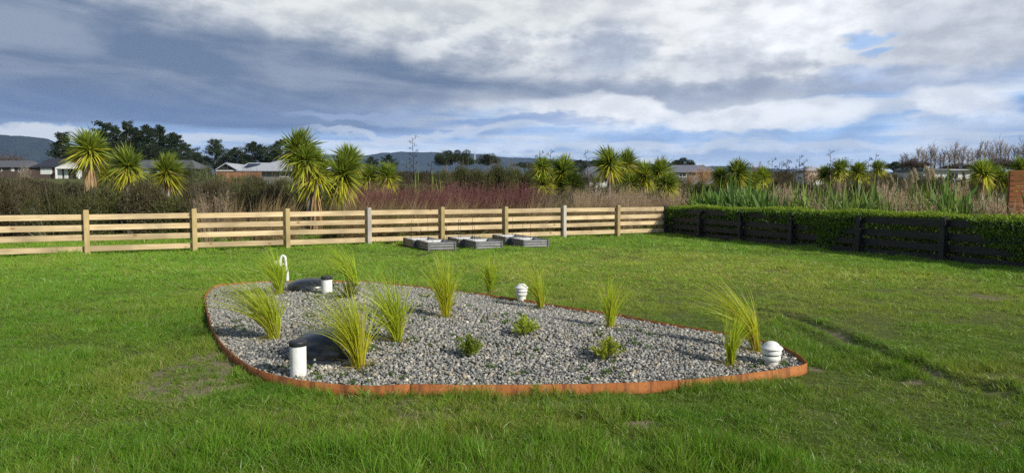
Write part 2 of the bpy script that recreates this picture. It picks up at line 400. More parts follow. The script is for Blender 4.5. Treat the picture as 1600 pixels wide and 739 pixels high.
def print_mat():
    """white pipe with a column of small printed marks up one side"""
    m, T, bs = base_mat('printed_white_plastic')
    x, y, z = T.sep(T.new('ShaderNodeTexCoord').outputs['Object'])
    a = T.m('ARCTAN2', y, x)
    da = T.m('ABSOLUTE', T.sub(a, R(-118)))
    rows = T.m('FRACT', T.mul(z, 34.0))
    nz = T.noise(T.xyz(T.mul(a, 40), T.mul(z, 190), 0.0), 1.0, 1, 0.5)
    k = T.mul(T.mul(T.m('LESS_THAN', da, 0.075), T.m('GREATER_THAN', rows, 0.38)), T.m('GREATER_THAN', nz, 0.47))
    k = T.mul(k, T.mul(T.m('GREATER_THAN', z, 0.03), T.m('LESS_THAN', z, 0.26)))
    n = T.noise(T.xyz(x, y, z), 8, 4, 0.6)
    col = T.mix(T.ss(n, 0.3, 0.6), (0.70, 0.71, 0.68), (0.80, 0.81, 0.79))
    T.l.new(T.mix(T.mul(k, 0.75), col, (0.12, 0.12, 0.14)), bs.inputs['Base Color']); bs.inputs['Roughness'].default_value = 0.42
    return m
M['print_pvc'] = print_mat()
def splash(mat):
    T = NT(mat.node_tree); bs = mat.node_tree.nodes['Principled BSDF']; src = bs.inputs['Base Color'].links[0].from_socket
    tc = T.new('ShaderNodeTexCoord').outputs['Object']; x, y, z = T.sep(tc)
    n = T.noise(tc, 28, 5, 0.65); n2 = T.noise(T.xyz(T.mul(x, 6), T.mul(y, 6), T.mul(z, 1.2)), 5, 3, 0.6)
    k = T.mul(T.ss(T.add(z, T.mul(T.sub(n, 0.5), 0.16)), 0.085, 0.0), 0.75)
    col = T.mix(T.mul(T.ss(n2, 0.52, 0.72), 0.28), src, (0.42, 0.40, 0.34))
    T.l.new(T.mix(k, col, (0.27, 0.23, 0.17)), bs.inputs['Base Color'])
for nm_ in ('white_pvc', 'dirty_pvc', 'print_pvc'): splash(M[nm_])
M['charcoal_metal'] = solid('charcoal_painted_steel', (0.115, 0.12, 0.125), (0.16, 0.165, 0.17), 10, 0.38, metal=0.25)
M['pale_metal'] = solid('pale_coated_steel', (0.56, 0.57, 0.58), (0.66, 0.67, 0.68), 6, 0.5)
M['dark_metal'] = solid('dark_wire', (0.03, 0.022, 0.018), (0.07, 0.045, 0.03), 20, 0.6)
M['soil'] = solid('soil', (0.06, 0.045, 0.03), (0.13, 0.10, 0.07), 12, 0.95, 0.6)

# ------------------------------------------------------------------ bed outline (top edge of the rusted steel)
EDGE_Z = 0.092
outline_px = [(640, 600), (574, 602), (521, 599), (468, 593), (433, 586), (401, 576), (373, 560), (349, 539), (331, 511), (322, 479), (320, 461),
              (331, 449), (345, 444), (415, 439), (521, 438.5), (577, 439.5), (641, 445), (675, 449), (728, 455), (823, 468.5), (886, 479),
              (957, 489), (1011, 499), (1058, 507), (1104, 515), (1136, 520), (1190, 531), (1229, 543.5), (1248, 553.5), (1257, 562), (1258.6, 568),
              (1229, 574), (1198, 579), (1136, 586.8), (1072, 592.4), (1027, 595), (980, 597.6), (900, 599.5), (816, 600.5), (730, 600.8)]
ctrl = [on_plane(x, y, EDGE_Z) for x, y in outline_px]
def catmull(P, n=8):
    out = []; N = len(P)
    for i in range(N):
        p0, p1, p2, p3 = P[i - 1], P[i], P[(i + 1) % N], P[(i + 2) % N]
        for k in range(n):
            t = k / n
            out.append(0.5 * ((2 * p1) + (p2 - p0) * t + (2 * p0 - 5 * p1 + 4 * p2 - p3) * t * t + (3 * p1 - p0 - 3 * p2 + p3) * t ** 3))
    return out
ring = catmull(ctrl, 8)
ringA = np.array([(p.x, p.y) for p in ring])
def seg_dist(x, y):
    """signed distance to the bed outline, positive inside (numpy)"""
    x = np.asarray(x, float).ravel(); y = np.asarray(y, float).ravel()
    A = ringA; B = np.roll(ringA, -1, 0)
    best = np.full(len(x), 1e9); inside = np.zeros(len(x), bool)
    for (ax, ay), (bx, by) in zip(A, B):
        dx, dy = bx - ax, by - ay; L2 = dx * dx + dy * dy + 1e-12
        t = np.clip(((x - ax) * dx + (y - ay) * dy) / L2, 0, 1)
        best = np.minimum(best, (x - ax - t * dx) ** 2 + (y - ay - t * dy) ** 2)
        c_ = ((ay > y) != (by > y)); xi = (bx - ax) * (y - ay) / (by - ay + 1e-12) + ax
        inside ^= c_ & (x < xi)
    return np.where(inside, 1, -1) * np.sqrt(best)
def mound(x, y, d=None):
    if d is None: d = seg_dist(x, y)
    return 0.062 + 0.155 * sstep(0.0, 1.9, d) + 0.035 * (fbm(np.asarray(x, float).ravel() * 0.9, np.asarray(y, float).ravel() * 0.9, 5, 3) - 0.5)
def mound1(x, y): return float(mound([x], [y])[0])
def on_bed(px, py):
    z = 0.12
    for _ in range(8):
        p = on_plane(px, py, z); z = mound1(p.x, p.y)
    return on_plane(px, py, z)

# ------------------------------------------------------------------ fences: lines on the ground
fp_px = [(136, 400), (304, 394), (449, 388), (576, 383.5), (690, 379.3), (789, 375.5), (880, 372.3), (964, 369.6)]
fA = on_plane(136, 400); fB = on_plane(964, 369.6)
fdir = (fB - fA).normalized(); fang = math.atan2(fdir.y, fdir.x); fnorm = Vector((fdir.y, -fdir.x, 0))     # towards the lawn
kA = on_plane(1042, 366.5); kB = on_plane(1477, 410)
kdir = (kB - kA).normalized(); kang = math.atan2(kdir.y, kdir.x); knorm = Vector((kdir.y, -kdir.x, 0))       # towards the lawn
def ray_on_line(px, A, d):
    k = (px - CX) / F / (math.cos(PITCH))
    # x = k*y approx
    s = (k * A.y - A.x) / (d.x - k * d.y); return A + d * s, s
def fence_side(x, y):   # >0 on the lawn side of the pale fence, and likewise for the black fence
    a = (np.asarray(x) - fA.x) * fnorm.x + (np.asarray(y) - fA.y) * fnorm.y
    b = (np.asarray(x) - kA.x) * knorm.x + (np.asarray(y) - kA.y) * knorm.y
    return a, b

# ------------------------------------------------------------------ ground
rut_px = [(1180, 487), (1235, 497), (1290, 515), (1345, 540), (1400, 566), (1455, 590), (1510, 603), (1560, 614)]
rutw = np.array([on_plane(x, y)[:2] for x, y in rut_px])
def poly_dist(x, y, P):
    best = np.full(np.shape(x), 1e9)
    for a, b in zip(P[:-1], P[1:]):
        dx, dy = b - a; t = np.clip(((x - a[0]) * dx + (y - a[1]) * dy) / (dx * dx + dy * dy), 0, 1)
        best = np.minimum(best, np.hypot(x - a[0] - t * dx, y - a[1] - t * dy))
    return best
bare_px = [(330, 582, 120, 58, 0.78), (255, 635, 70, 22, 0.55), (420, 648, 120, 22, 0.65), (640, 640, 210, 24, 0.62), (880, 632, 170, 16, 0.6), (560, 670, 160, 20, 0.4), (1005, 663, 42, 8, 1.0),
           (1430, 600, 34, 5, 0.7), (1300, 640, 60, 9, 0.4), (1545, 690, 60, 26, 0.5), (1570, 660, 40, 10, 0.5), (760, 690, 90, 10, 0.45), (1270, 578, 22, 10, 0.75),
           (240, 548, 60, 14, 0.4), (160, 690, 90, 14, 0.3), (500, 700, 120, 10, 0.35), (60, 610, 60, 14, 0.3), (1150, 425, 120, 6, 0.5), (1020, 408, 120, 4, 0.5),
           (1380, 470, 110, 9, 0.35), (1050, 445, 80, 6, 0.3)]
dry_px = [(1050, 425, 330, 45, 0.9), (1350, 450, 260, 50, 0.75), (640, 410, 250, 16, 0.35), (1480, 540, 150, 60, 0.45), (330, 570, 150, 75, 0.6), (640, 650, 420, 45, 0.55), (1300, 620, 200, 40, 0.3), (250, 470, 120, 25, 0.25)]
def patches(x, y, L):
    v = np.zeros(np.shape(x))
    for px, py, rx, ry, s in L:
        c_ = on_plane(px, py); n_ = on_plane(px, py + ry); f_ = on_plane(px, py - ry)
        wx = rx / F * c_.y; wy = (f_.y - n_.y) / 2
        q = ((x - c_.x) / wx) ** 2 + ((y - c_.y) / wy) ** 2
        v = np.maximum(v, s * np.clip(1.35 - q, 0, 1))
    return v
def lawn_state(x, y):
    """bare (0..1), dry (0..1), height factor of the sward, at world points"""
    n1 = fbm(x * 0.8, y * 0.8, 3, 4); n2 = fbm(x * 2.6, y * 2.6, 9, 3); n3 = fbm(x * 0.28, y * 0.28, 21, 3)
    bare = patches(x, y, bare_px) * sstep(0.25, 0.55, n2 * 0.6 + n1 * 0.5)
    bare = np.maximum(bare, 0.6 * sstep(0.60, 0.74, n1 * 0.45 + n2 * 0.55))
    rd = poly_dist(x, y, rutw)
    bare = np.maximum(bare, sstep(0.17, 0.03, rd + (n2 - 0.5) * 0.25) * 0.85)
    dry = np.clip(patches(x, y, dry_px) * (0.4 + 1.1 * n1) + 0.35 * sstep(0.48, 0.72, n3 * 0.5 + n1 * 0.5), 0, 1) * 0.8
    hgt = 0.55 + 0.9 * sstep(0.40, 0.66, n1 * 0.6 + n2 * 0.4) 
    return bare, dry, hgt, rd
def ground_z(x, y):
    x = np.asarray(x, float); y = np.asarray(y, float)
    z = 0.042 * np.maximum(0, np.minimum(y, 230.0) - 45.0)
    near = np.clip((40 - np.abs(y)) / 10, 0, 1)
    rd = poly_dist(x, y, rutw)
    z = z + near * (0.05 * (fbm(x * 1.1, y * 1.1, 31, 3) - 0.5) + 0.022 * (fbm(x * 5, y * 5, 41, 2) - 0.5))
    z = z - 0.065 * sstep(0.17, 0.04, rd) + 0.035 * np.exp(-((rd - 0.24) / 0.09) ** 2) * near
    return z
def build_ground():
    def axis(lo, hi, st, far):
        a = list(np.arange(lo, hi + 1e-6, st)); s = st; v = hi
        while v < far: s *= 1.28; v += s; a.append(v)
        s = st; v = lo; b = []
        while v > -far: s *= 1.28; v -= s; b.append(v)
        return np.array(b[::-1] + a)
    xs = axis(-14, 14, 0.10, 7600); ys = axis(2.5, 29, 0.10, 7600)
    X, Y = np.meshgrid(xs, ys)
    Z = ground_z(X, Y)
    near = (np.abs(X) < 60) & (Y > -60) & (Y < 80)
    bare = np.zeros(X.shape); dry = np.full(X.shape, 0.3)
    b_, d_, h_, r_ = lawn_state(X, Y); a_, k_ = fence_side(X, Y)
    bare = np.where(near, b_, 0.1); dry = np.where(near, d_, 0.35)
    strip = np.exp(-((k_ + 0.12) / 0.30) ** 2) * (Y < 30) * (X > 3)       # bare soil under the black fence and hedge
    bare = np.maximum(bare, strip * 0.9)
    nx, ny = len(xs), len(ys)
    i = np.arange(ny - 1)[:, None] * nx + np.arange(nx - 1)[None]
    Fq = np.stack([i, i + 1, i + 1 + nx, i + nx], -1).reshape(-1, 4)
    m, T, bs = base_mat('turf')
    ab = T.new('ShaderNodeAttribute'); ab.attribute_name = 'bare'; ad = T.new('ShaderNodeAttribute'); ad.attribute_name = 'dry'
    pos = T.new('ShaderNodeNewGeometry').outputs['Position']
    f1 = T.noise(pos, 14, 5, 0.65); f2 = T.noise(pos, 55, 3, 0.6); f3 = T.noise(pos, 0.05, 5, 0.6)
    green = T.mix(T.ss(f1, 0.35, 0.65), (0.055, 0.085, 0.014), (0.085, 0.120, 0.024))
    green = T.mix(T.mul(ad.outputs['Fac'], 0.7), green, (0.150, 0.140, 0.060))
    green = T.mix(T.mul(T.ss(f3, 0.4, 0.65), 0.35), green, (0.11, 0.105, 0.045))
    soil = T.mix(T.ss(f2, 0.3, 0.7), (0.145, 0.118, 0.075), (0.27, 0.225, 0.155))
    col = T.mix(T.ss(T.add(ab.outputs['Fac'], T.mul(T.sub(f1, 0.5), 0.6)), 0.35, 0.75), green, soil)
    T.l.new(col, bs.inputs['Base Color']); bs.inputs['Roughness'].default_value = 0.95; bs.inputs['Specular IOR Level'].default_value = 0.1
    bp = T.new('ShaderNodeBump'); bp.inputs['Strength'].default_value = 0.7; bp.inputs['Distance'].default_value = 0.02
    T.l.new(T.add(f2, f1), bp.inputs['Height']); T.l.new(bp.outputs[0], bs.inputs['Normal'])
    me = mesh_np('ground', np.stack([X, Y, Z], -1), Fq, m, None, True)
    for nm, v in (('bare', bare), ('dry', dry)):
        a = me.attributes.new(nm, 'FLOAT', 'POINT'); a.data.foreach_set('value', v.ravel().astype(np.float32))
    tag(link('ground', me), 'mown green lawn with bare patches and fields beyond', None, None, 'structure')
build_ground()

def scatter(name, label, P, rot, scl, tint, idx, protos, kind='stuff', cat=None):
    """one object: points that carry their own turn, size, tint and pick among the given small meshes"""
    n = len(P); me = bpy.data.meshes.new(name); me.vertices.add(n)
    me.vertices.foreach_set('co', np.asarray(P, np.float32).ravel())
    a = me.attributes.new('rot', 'FLOAT_VECTOR', 'POINT'); a.data.foreach_set('vector', np.asarray(rot, np.float32).ravel())
    a = me.attributes.new('scl', 'FLOAT_VECTOR', 'POINT'); a.data.foreach_set('vector', np.asarray(scl, np.float32).ravel())
    a = me.attributes.new('tint', 'FLOAT_VECTOR', 'POINT'); a.data.foreach_set('vector', np.asarray(tint, np.float32).ravel())
    a = me.attributes.new('pick', 'INT', 'POINT'); a.data.foreach_set('value', np.asarray(idx, np.int32))
    o = link(name, me)
    col = bpy.data.collections.new(name + '_kinds')
    for k, pm in enumerate(protos): col.objects.link(bpy.data.objects.new('%s_kind_%02d' % (name, k), pm))
    ng = bpy.data.node_groups.new(name + '_nodes', 'GeometryNodeTree')
    ng.interface.new_socket('Geometry', in_out='INPUT', socket_type='NodeSocketGeometry')
    ng.interface.new_socket('Geometry', in_out='OUTPUT', socket_type='NodeSocketGeometry')
    N = ng.nodes; L = ng.links
    gi = N.new('NodeGroupInput'); go = N.new('NodeGroupOutput')
    ci = N.new('GeometryNodeCollectionInfo'); ci.inputs['Collection'].default_value = col
    ci.inputs['Separate Children'].default_value = True; ci.inputs['Reset Children'].default_value = True
    ip = N.new('GeometryNodeInstanceOnPoints'); ip.inputs['Pick Instance'].default_value = True
    def attr(nm, dt):
        x = N.new('GeometryNodeInputNamedAttribute'); x.data_type = dt; x.inputs['Name'].default_value = nm
        return [s for s in x.outputs if s.enabled and s.name == 'Attribute'][0]
    e2r = N.new('FunctionNodeEulerToRotation')
    L.new(gi.outputs[0], ip.inputs['Points']); L.new(ci.outputs[0], ip.inputs['Instance'])
    L.new(attr('pick', 'INT'), ip.inputs['Instance Index'])
    L.new(attr('rot', 'FLOAT_VECTOR'), e2r.inputs[0]); L.new(e2r.outputs[0], ip.inputs['Rotation'])
    L.new(attr('scl', 'FLOAT_VECTOR'), ip.inputs['Scale'])
    L.new(ip.outputs[0], go.inputs[0])
    md = o.modifiers.new('scatter', 'NODES'); md.node_group = ng
    return tag(o, label, cat, None, kind)

# ------------------------------------------------------------------ lawn grass
planter_spots = []     # filled below, used to keep grass out
def planter_layout():
    cols = [((668, 393), ), ((743.5, 391), ), ((819, 387.5), )]
    out = []
    for (c_,) in cols:
        p = on_plane(*c_)
        out.append((p, 0)); out.append((p, 1))
    return out
PW, PL, PH = 0.82, 1.18, 0.25
pang = fang - R(6)
pu = Vector((math.cos(pang), math.sin(pang), 0)); pv = Vector((-math.sin(pang), math.cos(pang), 0))
for p, k in planter_layout():
    planter_spots.append(p + pv * (PL + 0.05) * k + (pu * -0.10 if k else Vector()))
def build_grass():
    rng = np.random.default_rng(7)
    gm = foliage('lawn_blade', trans=0.35, rnd=0.0, inst=True, rough=0.38, spec=0.4)
    protos = []
    for k in range(8):
        g = Geo(); n = 10 if k < 5 else 16; sp = 0.022 if k < 5 else 0.05
        b = np.c_[rng.normal(0, sp, n), rng.normal(0, sp, n), np.full(n, -0.006)]
        d = np.c_[rng.normal(0, 0.42, n), rng.normal(0, 0.42, n), np.ones(n)]
        be = np.c_[rng.normal(0, 0.35, n), rng.normal(0, 0.35, n), -rng.uniform(0.05, 0.45, n)]
        L = rng.uniform(0.045, 0.085, n); W = rng.uniform(0.0028, 0.0046, n) * (1 if k < 5 else 2.1)
        t = rng.random((n, 1)) ; stale = (rng.random((n, 1)) < 0.07)
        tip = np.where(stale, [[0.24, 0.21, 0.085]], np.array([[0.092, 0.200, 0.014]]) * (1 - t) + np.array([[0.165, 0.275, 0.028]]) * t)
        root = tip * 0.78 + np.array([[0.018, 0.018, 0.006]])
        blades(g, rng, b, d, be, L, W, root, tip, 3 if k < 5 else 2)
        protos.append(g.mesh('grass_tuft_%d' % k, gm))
    for k in range(3):                                        # taller coarse tussocks the mower has missed
        g = Geo(); n = 22
        b = np.c_[rng.normal(0, 0.022, n), rng.normal(0, 0.022, n), np.full(n, -0.006)]
        d = np.c_[rng.normal(0, 0.40, n), rng.normal(0, 0.40, n), np.ones(n)]
        t = rng.random((n, 1)); tip = np.array([[0.075, 0.21, 0.012]]) * (1 - t) + np.array([[0.15, 0.29, 0.025]]) * t
        blades(g, rng, b, d, np.c_[d[:, 0] * 0.5, d[:, 1] * 0.5, -rng.uniform(0.1, 0.5, n)], rng.uniform(0.06, 0.115, n), rng.uniform(0.004, 0.0062, n), tip * 0.8, tip, 4)
        protos.append(g.mesh('grass_tussock_%d' % k, gm))
    P = []; I = []; SC = []
    for y0, y1, dens, far in ((3.3, 5.5, 1900, 0), (5.5, 8.0, 1300, 0), (8.0, 12.0, 700, 0), (12.0, 18.0, 320, 1), (18.0, 34.0, 130, 1), (3.3, 6.0, 260, 2), (6.0, 10.0, 110, 2), (10.0, 16.0, 40, 2)):
        wx = 0.80 * y1 + 1.0
        n = int(dens * 2 * wx * (y1 - y0))
        x = rng.uniform(-wx, wx, n); y = rng.uniform(y0, y1, n)
        keep = np.abs(x) < 0.80 * y + 1.0; x = x[keep]; y = y[keep]
        a, b = fence_side(x, y)
        keep = (b > 0.12) | (y > 27.2) & (a < 0); keep &= (a > -6); x = x[keep]; y = y[keep]
        P.append(np.c_[x, y]); I.append(rng.integers(0, 5, len(x)) if far == 0 else 5 + rng.integers(0, 3, len(x)) if far == 1 else 8 + rng.integers(0, 3, len(x))); SC.append(np.full(len(x), 1.25 if far == 1 else 1.0))
    P = np.vstack(P); I = np.concatenate(I); SC = np.concatenate(SC)
    x, y = P[:, 0], P[:, 1]
    bare, dry, hgt, rd = lawn_state(x, y)
    sd_ = seg_dist(x, y)
    cl = fbm(x * 2.6, y * 2.6, 61, 3); cl2 = fbm(x * 0.7, y * 0.7, 63, 3)
    thin = sstep(0.30, 0.56, cl * 0.6 + cl2 * 0.4 + rng.normal(0, 0.02, len(x)))
    keep = (sd_ < -0.03) & (rng.random(len(x)) > bare * 0.93) & (rng.random(len(x)) < 0.30 + 0.70 * thin)
    keep &= (I < 8) | (rng.random(len(x)) < sstep(0.46, 0.60, cl * 0.5 + cl2 * 0.5) * (1 - dry))
    hgt = hgt * (0.62 + 0.62 * thin); dry = np.clip(dry + 0.30 * (1 - thin), 0, 1)
    for s in planter_spots:
        dx = (x - s.x) * pu.x + (y - s.y) * pu.y; dy = (x - s.x) * pv.x + (y - s.y) * pv.y
        keep &= ~((dx > 0) & (dx < PW) & (dy > 0) & (dy < PL))
    P = P[keep]; I = I[keep]; SC = SC[keep]; bare = bare[keep]; dry = dry[keep]; hgt = hgt[keep]; sd_ = sd_[keep]
    x, y = P[:, 0], P[:, 1]; n = len(x)
    a, b = fence_side(x, y)
    z = ground_z(x, y)
    hz = hgt * rng.uniform(0.7, 1.35, n) * (1 - 0.45 * bare) * (1 - 0.35 * dry)
    hz *= 1 + 0.55 * np.exp(-(sd_ / 0.14) ** 2)                       # longer where the mower cannot reach
    hz *= 1 + 1.0 * np.exp(-(a / 0.25) ** 2) + np.where(a < -0.2, 1.3, 0) + 0.5 * np.exp(-((b - .2) / 0.3) ** 2)
    hz *= 1 + 0.45 * sstep(9, 4, y)
    hz *= SC
    w = SC * (1 + 0.15 * rng.standard_normal(n)).clip(0.6, 1.5)
    scl = np.c_[w, w, hz]
    rot = np.c_[rng.normal(0, 0.1, n), rng.normal(0, 0.1, n), rng.uniform(0, 2 * PI, n)]
    dj = np.clip(dry + rng.normal(0, 0.15, n), 0, 1)[:, None]
    lush = fbm(x * 0.5, y * 0.5, 77, 3)[:, None]
    tint = (np.array([[0.80, 0.92, 0.85]]) * (1 - lush) + np.array([[1.10, 1.10, 1.0]]) * lush) * (1 - dj) + np.array([[1.72, 1.20, 1.8]]) * dj
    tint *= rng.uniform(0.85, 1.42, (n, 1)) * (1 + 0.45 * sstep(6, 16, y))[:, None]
    scatter('lawn_grass', 'short green lawn grass with yellowed patches', np.c_[x, y, z], rot, scl, tint, I, protos)
    print('grass tufts', n)
build_grass()

# ------------------------------------------------------------------ gravel bed
def build_bed():
    rng = np.random.default_rng(11)
    # the bed's own surface under the stones
    x0, y0 = ringA.min(0); x1, y1 = ringA.max(0)
    st = 0.08
    xs = np.arange(x0, x1 + st, st); ys = np.arange(y0, y1 + st, st)
    X, Y = np.meshgrid(xs, ys); d = seg_dist(X, Y).reshape(X.shape)
    Z = mound(X, Y, d.ravel()).reshape(X.shape) - 0.022
    ok = d > -0.06
    Z = np.where(d < 0.03, 0.03, Z)
    nx = len(xs); i = np.arange(len(ys) - 1)[:, None] * nx + np.arange(nx - 1)[None]
    okq = (ok[:-1, :-1] & ok[1:, :-1] & ok[:-1, 1:] & ok[1:, 1:]) & ((d[:-1, :-1] > 0) & (d[1:, 1:] > 0) & (d[1:, :-1] > 0) & (d[:-1, 1:] > 0))
    Fq = np.stack([i, i + 1, i + 1 + nx, i + nx], -1)[okq]
    gm = solid('gravel_bed', (0.12, 0.118, 0.11), (0.22, 0.215, 0.20), 40, 0.95, 0.8)
    tag(link('garden_bed', mesh_np('garden_bed', np.stack([X, Y, Z], -1), Fq, gm, None, True)), 'low mound of grey gravel inside the rusted steel edging', None, None, 'structure')
    # stones
    sm = bpy.data.materials.new('river_stone'); sm.use_nodes = True; T = NT(sm.node_tree); bs = sm.node_tree.nodes['Principled BSDF']
    ia = T.new('ShaderNodeAttribute'); ia.attribute_type = 'INSTANCER'; ia.attribute_name = 'tint'
    n = T.noise(T.new('ShaderNodeTexCoord').outputs['Object'], 30, 4, 0.6)
    T.l.new(T.mix(1.0, ia.outputs['Color'], T.mix(T.ss(n, 0.3, 0.7), (0.8, 0.8, 0.8), (1.15, 1.15, 1.12)), 'MULTIPLY'), bs.inputs['Base Color'])
    bs.inputs['Roughness'].default_value = 0.7; bs.inputs['Specular IOR Level'].default_value = 0.3
    protos = []
    for k in range(7):
        bm = bmesh.new(); bmesh.ops.create_icosphere(bm, subdivisions=1 if k else 2, radius=1)
        ax = rng.uniform(0.75, 1.25, 3) * np.array([1.15, 0.9, 0.62])
        for v in bm.verts: v.co = Vector((v.co.x * ax[0], v.co.y * ax[1], v.co.z * ax[2])) * rng.uniform(0.84, 1.1)
        me = bpy.data.meshes.new('stone_%d' % k); bm.to_mesh(me); bm.free(); me.materials.append(sm)
        me.polygons.foreach_set('use_smooth', np.ones(len(me.polygons), bool)); protos.append(me)
    P = []; R_ = []
    for dens, lift in ((2100, 0.0), (1000, 0.011)):
        n = int(dens * (x1 - x0) * (y1 - y0)); x = rng.uniform(x0, x1, n); y = rng.uniform(y0, y1, n)
        d = seg_dist(x, y); k = d > 0.022; x, y, d = x[k], y[k], d[k]
        near = rng.random(len(x)) < np.clip(1.25 - 0.06 * (y - 5.5), 0.5, 1); x, y, d = x[near], y[near], d[near]
        z = mound(x, y, d) - 0.010 + lift + rng.normal(0, 0.004, len(x))
        P.append(np.c_[x, y, z])
    P = np.vstack(P); n = len(P)
    s = np.clip(rng.lognormal(math.log(0.0126), 0.33, n), 0.006, 0.029)
    pal = np.array([(0.30, 0.305, 0.30), (0.22, 0.23, 0.235), (0.38, 0.375, 0.35), (0.15, 0.16, 0.17), (0.46, 0.44, 0.39), (0.40, 0.33, 0.24), (0.58, 0.57, 0.53), (0.27, 0.255, 0.22)])
    tint = pal[rng.choice(len(pal), n, p=[0.27, 0.22, 0.15, 0.14, 0.08, 0.05, 0.03, 0.06])] * rng.uniform(0.8, 1.2, (n, 1)) * np.array([[0.94, 0.92, 0.87]])
    scatter('gravel', 'grey river stones filling the steel edged garden bed', P, rng.uniform(0, 2 * PI, (n, 3)) * np.array([[0.12, 0.12, 1]]), np.repeat(s[:, None], 3, 1), tint, rng.integers(0, 7, n), protos)
    print('stones', n)
    # little weeds between the stones
    wm = foliage('weed_leaf', trans=0.3, rnd=0, inst=True); wp = []
    for k in range(4):
        g = Geo(); m_ = 14
        b = np.c_[rng.normal(0, 0.012, m_), rng.normal(0, 0.012, m_), np.zeros(m_)]
        d = np.c_[rng.normal(0, 0.8, m_), rng.normal(0, 0.8, m_), np.ones(m_) * 0.8]
        blades(g, rng, b, d, np.c_[np.zeros(m_), np.zeros(m_), -rng.uniform(0.1, 0.5, m_)], rng.uniform(0.025, 0.06, m_), rng.uniform(0.005, 0.010, m_), (0.06, 0.11, 0.02), (0.10, 0.18, 0.03), 2, 'sword')
        wp.append(g.mesh('weed_%d' % k, wm))
    n = 2600; x = rng.uniform(x0, x1, n); y = rng.uniform(y0, y1, n); d = seg_dist(x, y)
    k = (d > 0.05) & (fbm(x * 1.6, y * 1.6, 55, 3) + rng.normal(0, 0.05, n) > 0.60); x, y, d = x[k], y[k], d[k]; n = len(x)
    sc = rng.uniform(0.6, 1.5, n)
    scatter('weeds', 'small green weeds sprouting through the gravel', np.c_[x, y, mound(x, y, d)], np.c_[np.zeros(n), np.zeros(n), rng.uniform(0, 6.28, n)], np.repeat(sc[:, None], 3, 1), np.repeat(rng.uniform(0.7, 1.2, n)[:, None], 3, 1), rng.integers(0, 4, n), wp)
    # rusted steel edging, in panels
    root = thing('garden_edging', 'rusted steel edging strip curving round the gravel bed', 'garden edging', (ring[0].x, ring[0].y, 0))
    N = len(ring); L = np.r_[0, np.cumsum(np.linalg.norm(np.roll(ringA, -1, 0) - ringA, axis=1))]
    tot = L[-1]; npan = round(tot / 2.35); cuts = np.linspace(0, tot, npan + 1)
    for k in range(npan):
        i0 = int(np.searchsorted(L, cuts[k])); i1 = int(np.searchsorted(L, cuts[k + 1]))
        pts = [ring[j % N] for j in range(i0, i1 + 1)]
        V = []; Fq = []; m_ = len(pts); zt = EDGE_Z + rng.uniform(-0.0015, 0.0015)
        for j, p in enumerate(pts):
            q = ring[(i0 + j + 1) % N] - ring[(i0 + j - 1) % N]; nn = Vector((q.y, -q.x, 0)).normalized() * 0.0045
            e = 0.0025 * (k % 2)
            sh = nn.normalized() * e
            w = 0.003 * math.sin(j * 0.7 + k)
            a_ = p + nn + sh - root.location; b_ = p - nn + sh - root.location
            for c_, z_ in ((a_, -0.06), (a_, zt + w * 0.4), (b_, zt + w * 0.4), (b_, -0.06)): V.append((c_.x, c_.y, z_))
        for j in range(m_ - 1):
            for e0, e1 in ((0, 1), (1, 2), (2, 3), (3, 0)): Fq.append((j * 4 + e0, j * 4 + 4 + e0, j * 4 + 4 + e1, j * 4 + e1))
        Fq.append((0, 1, 2, 3)); Fq.append(((m_ - 1) * 4 + 3, (m_ - 1) * 4 + 2, (m_ - 1) * 4 + 1, (m_ - 1) * 4))
        link('steel_panel', mesh_np('steel_panel', V, Fq, M['rust'], None, False), root)
build_bed()

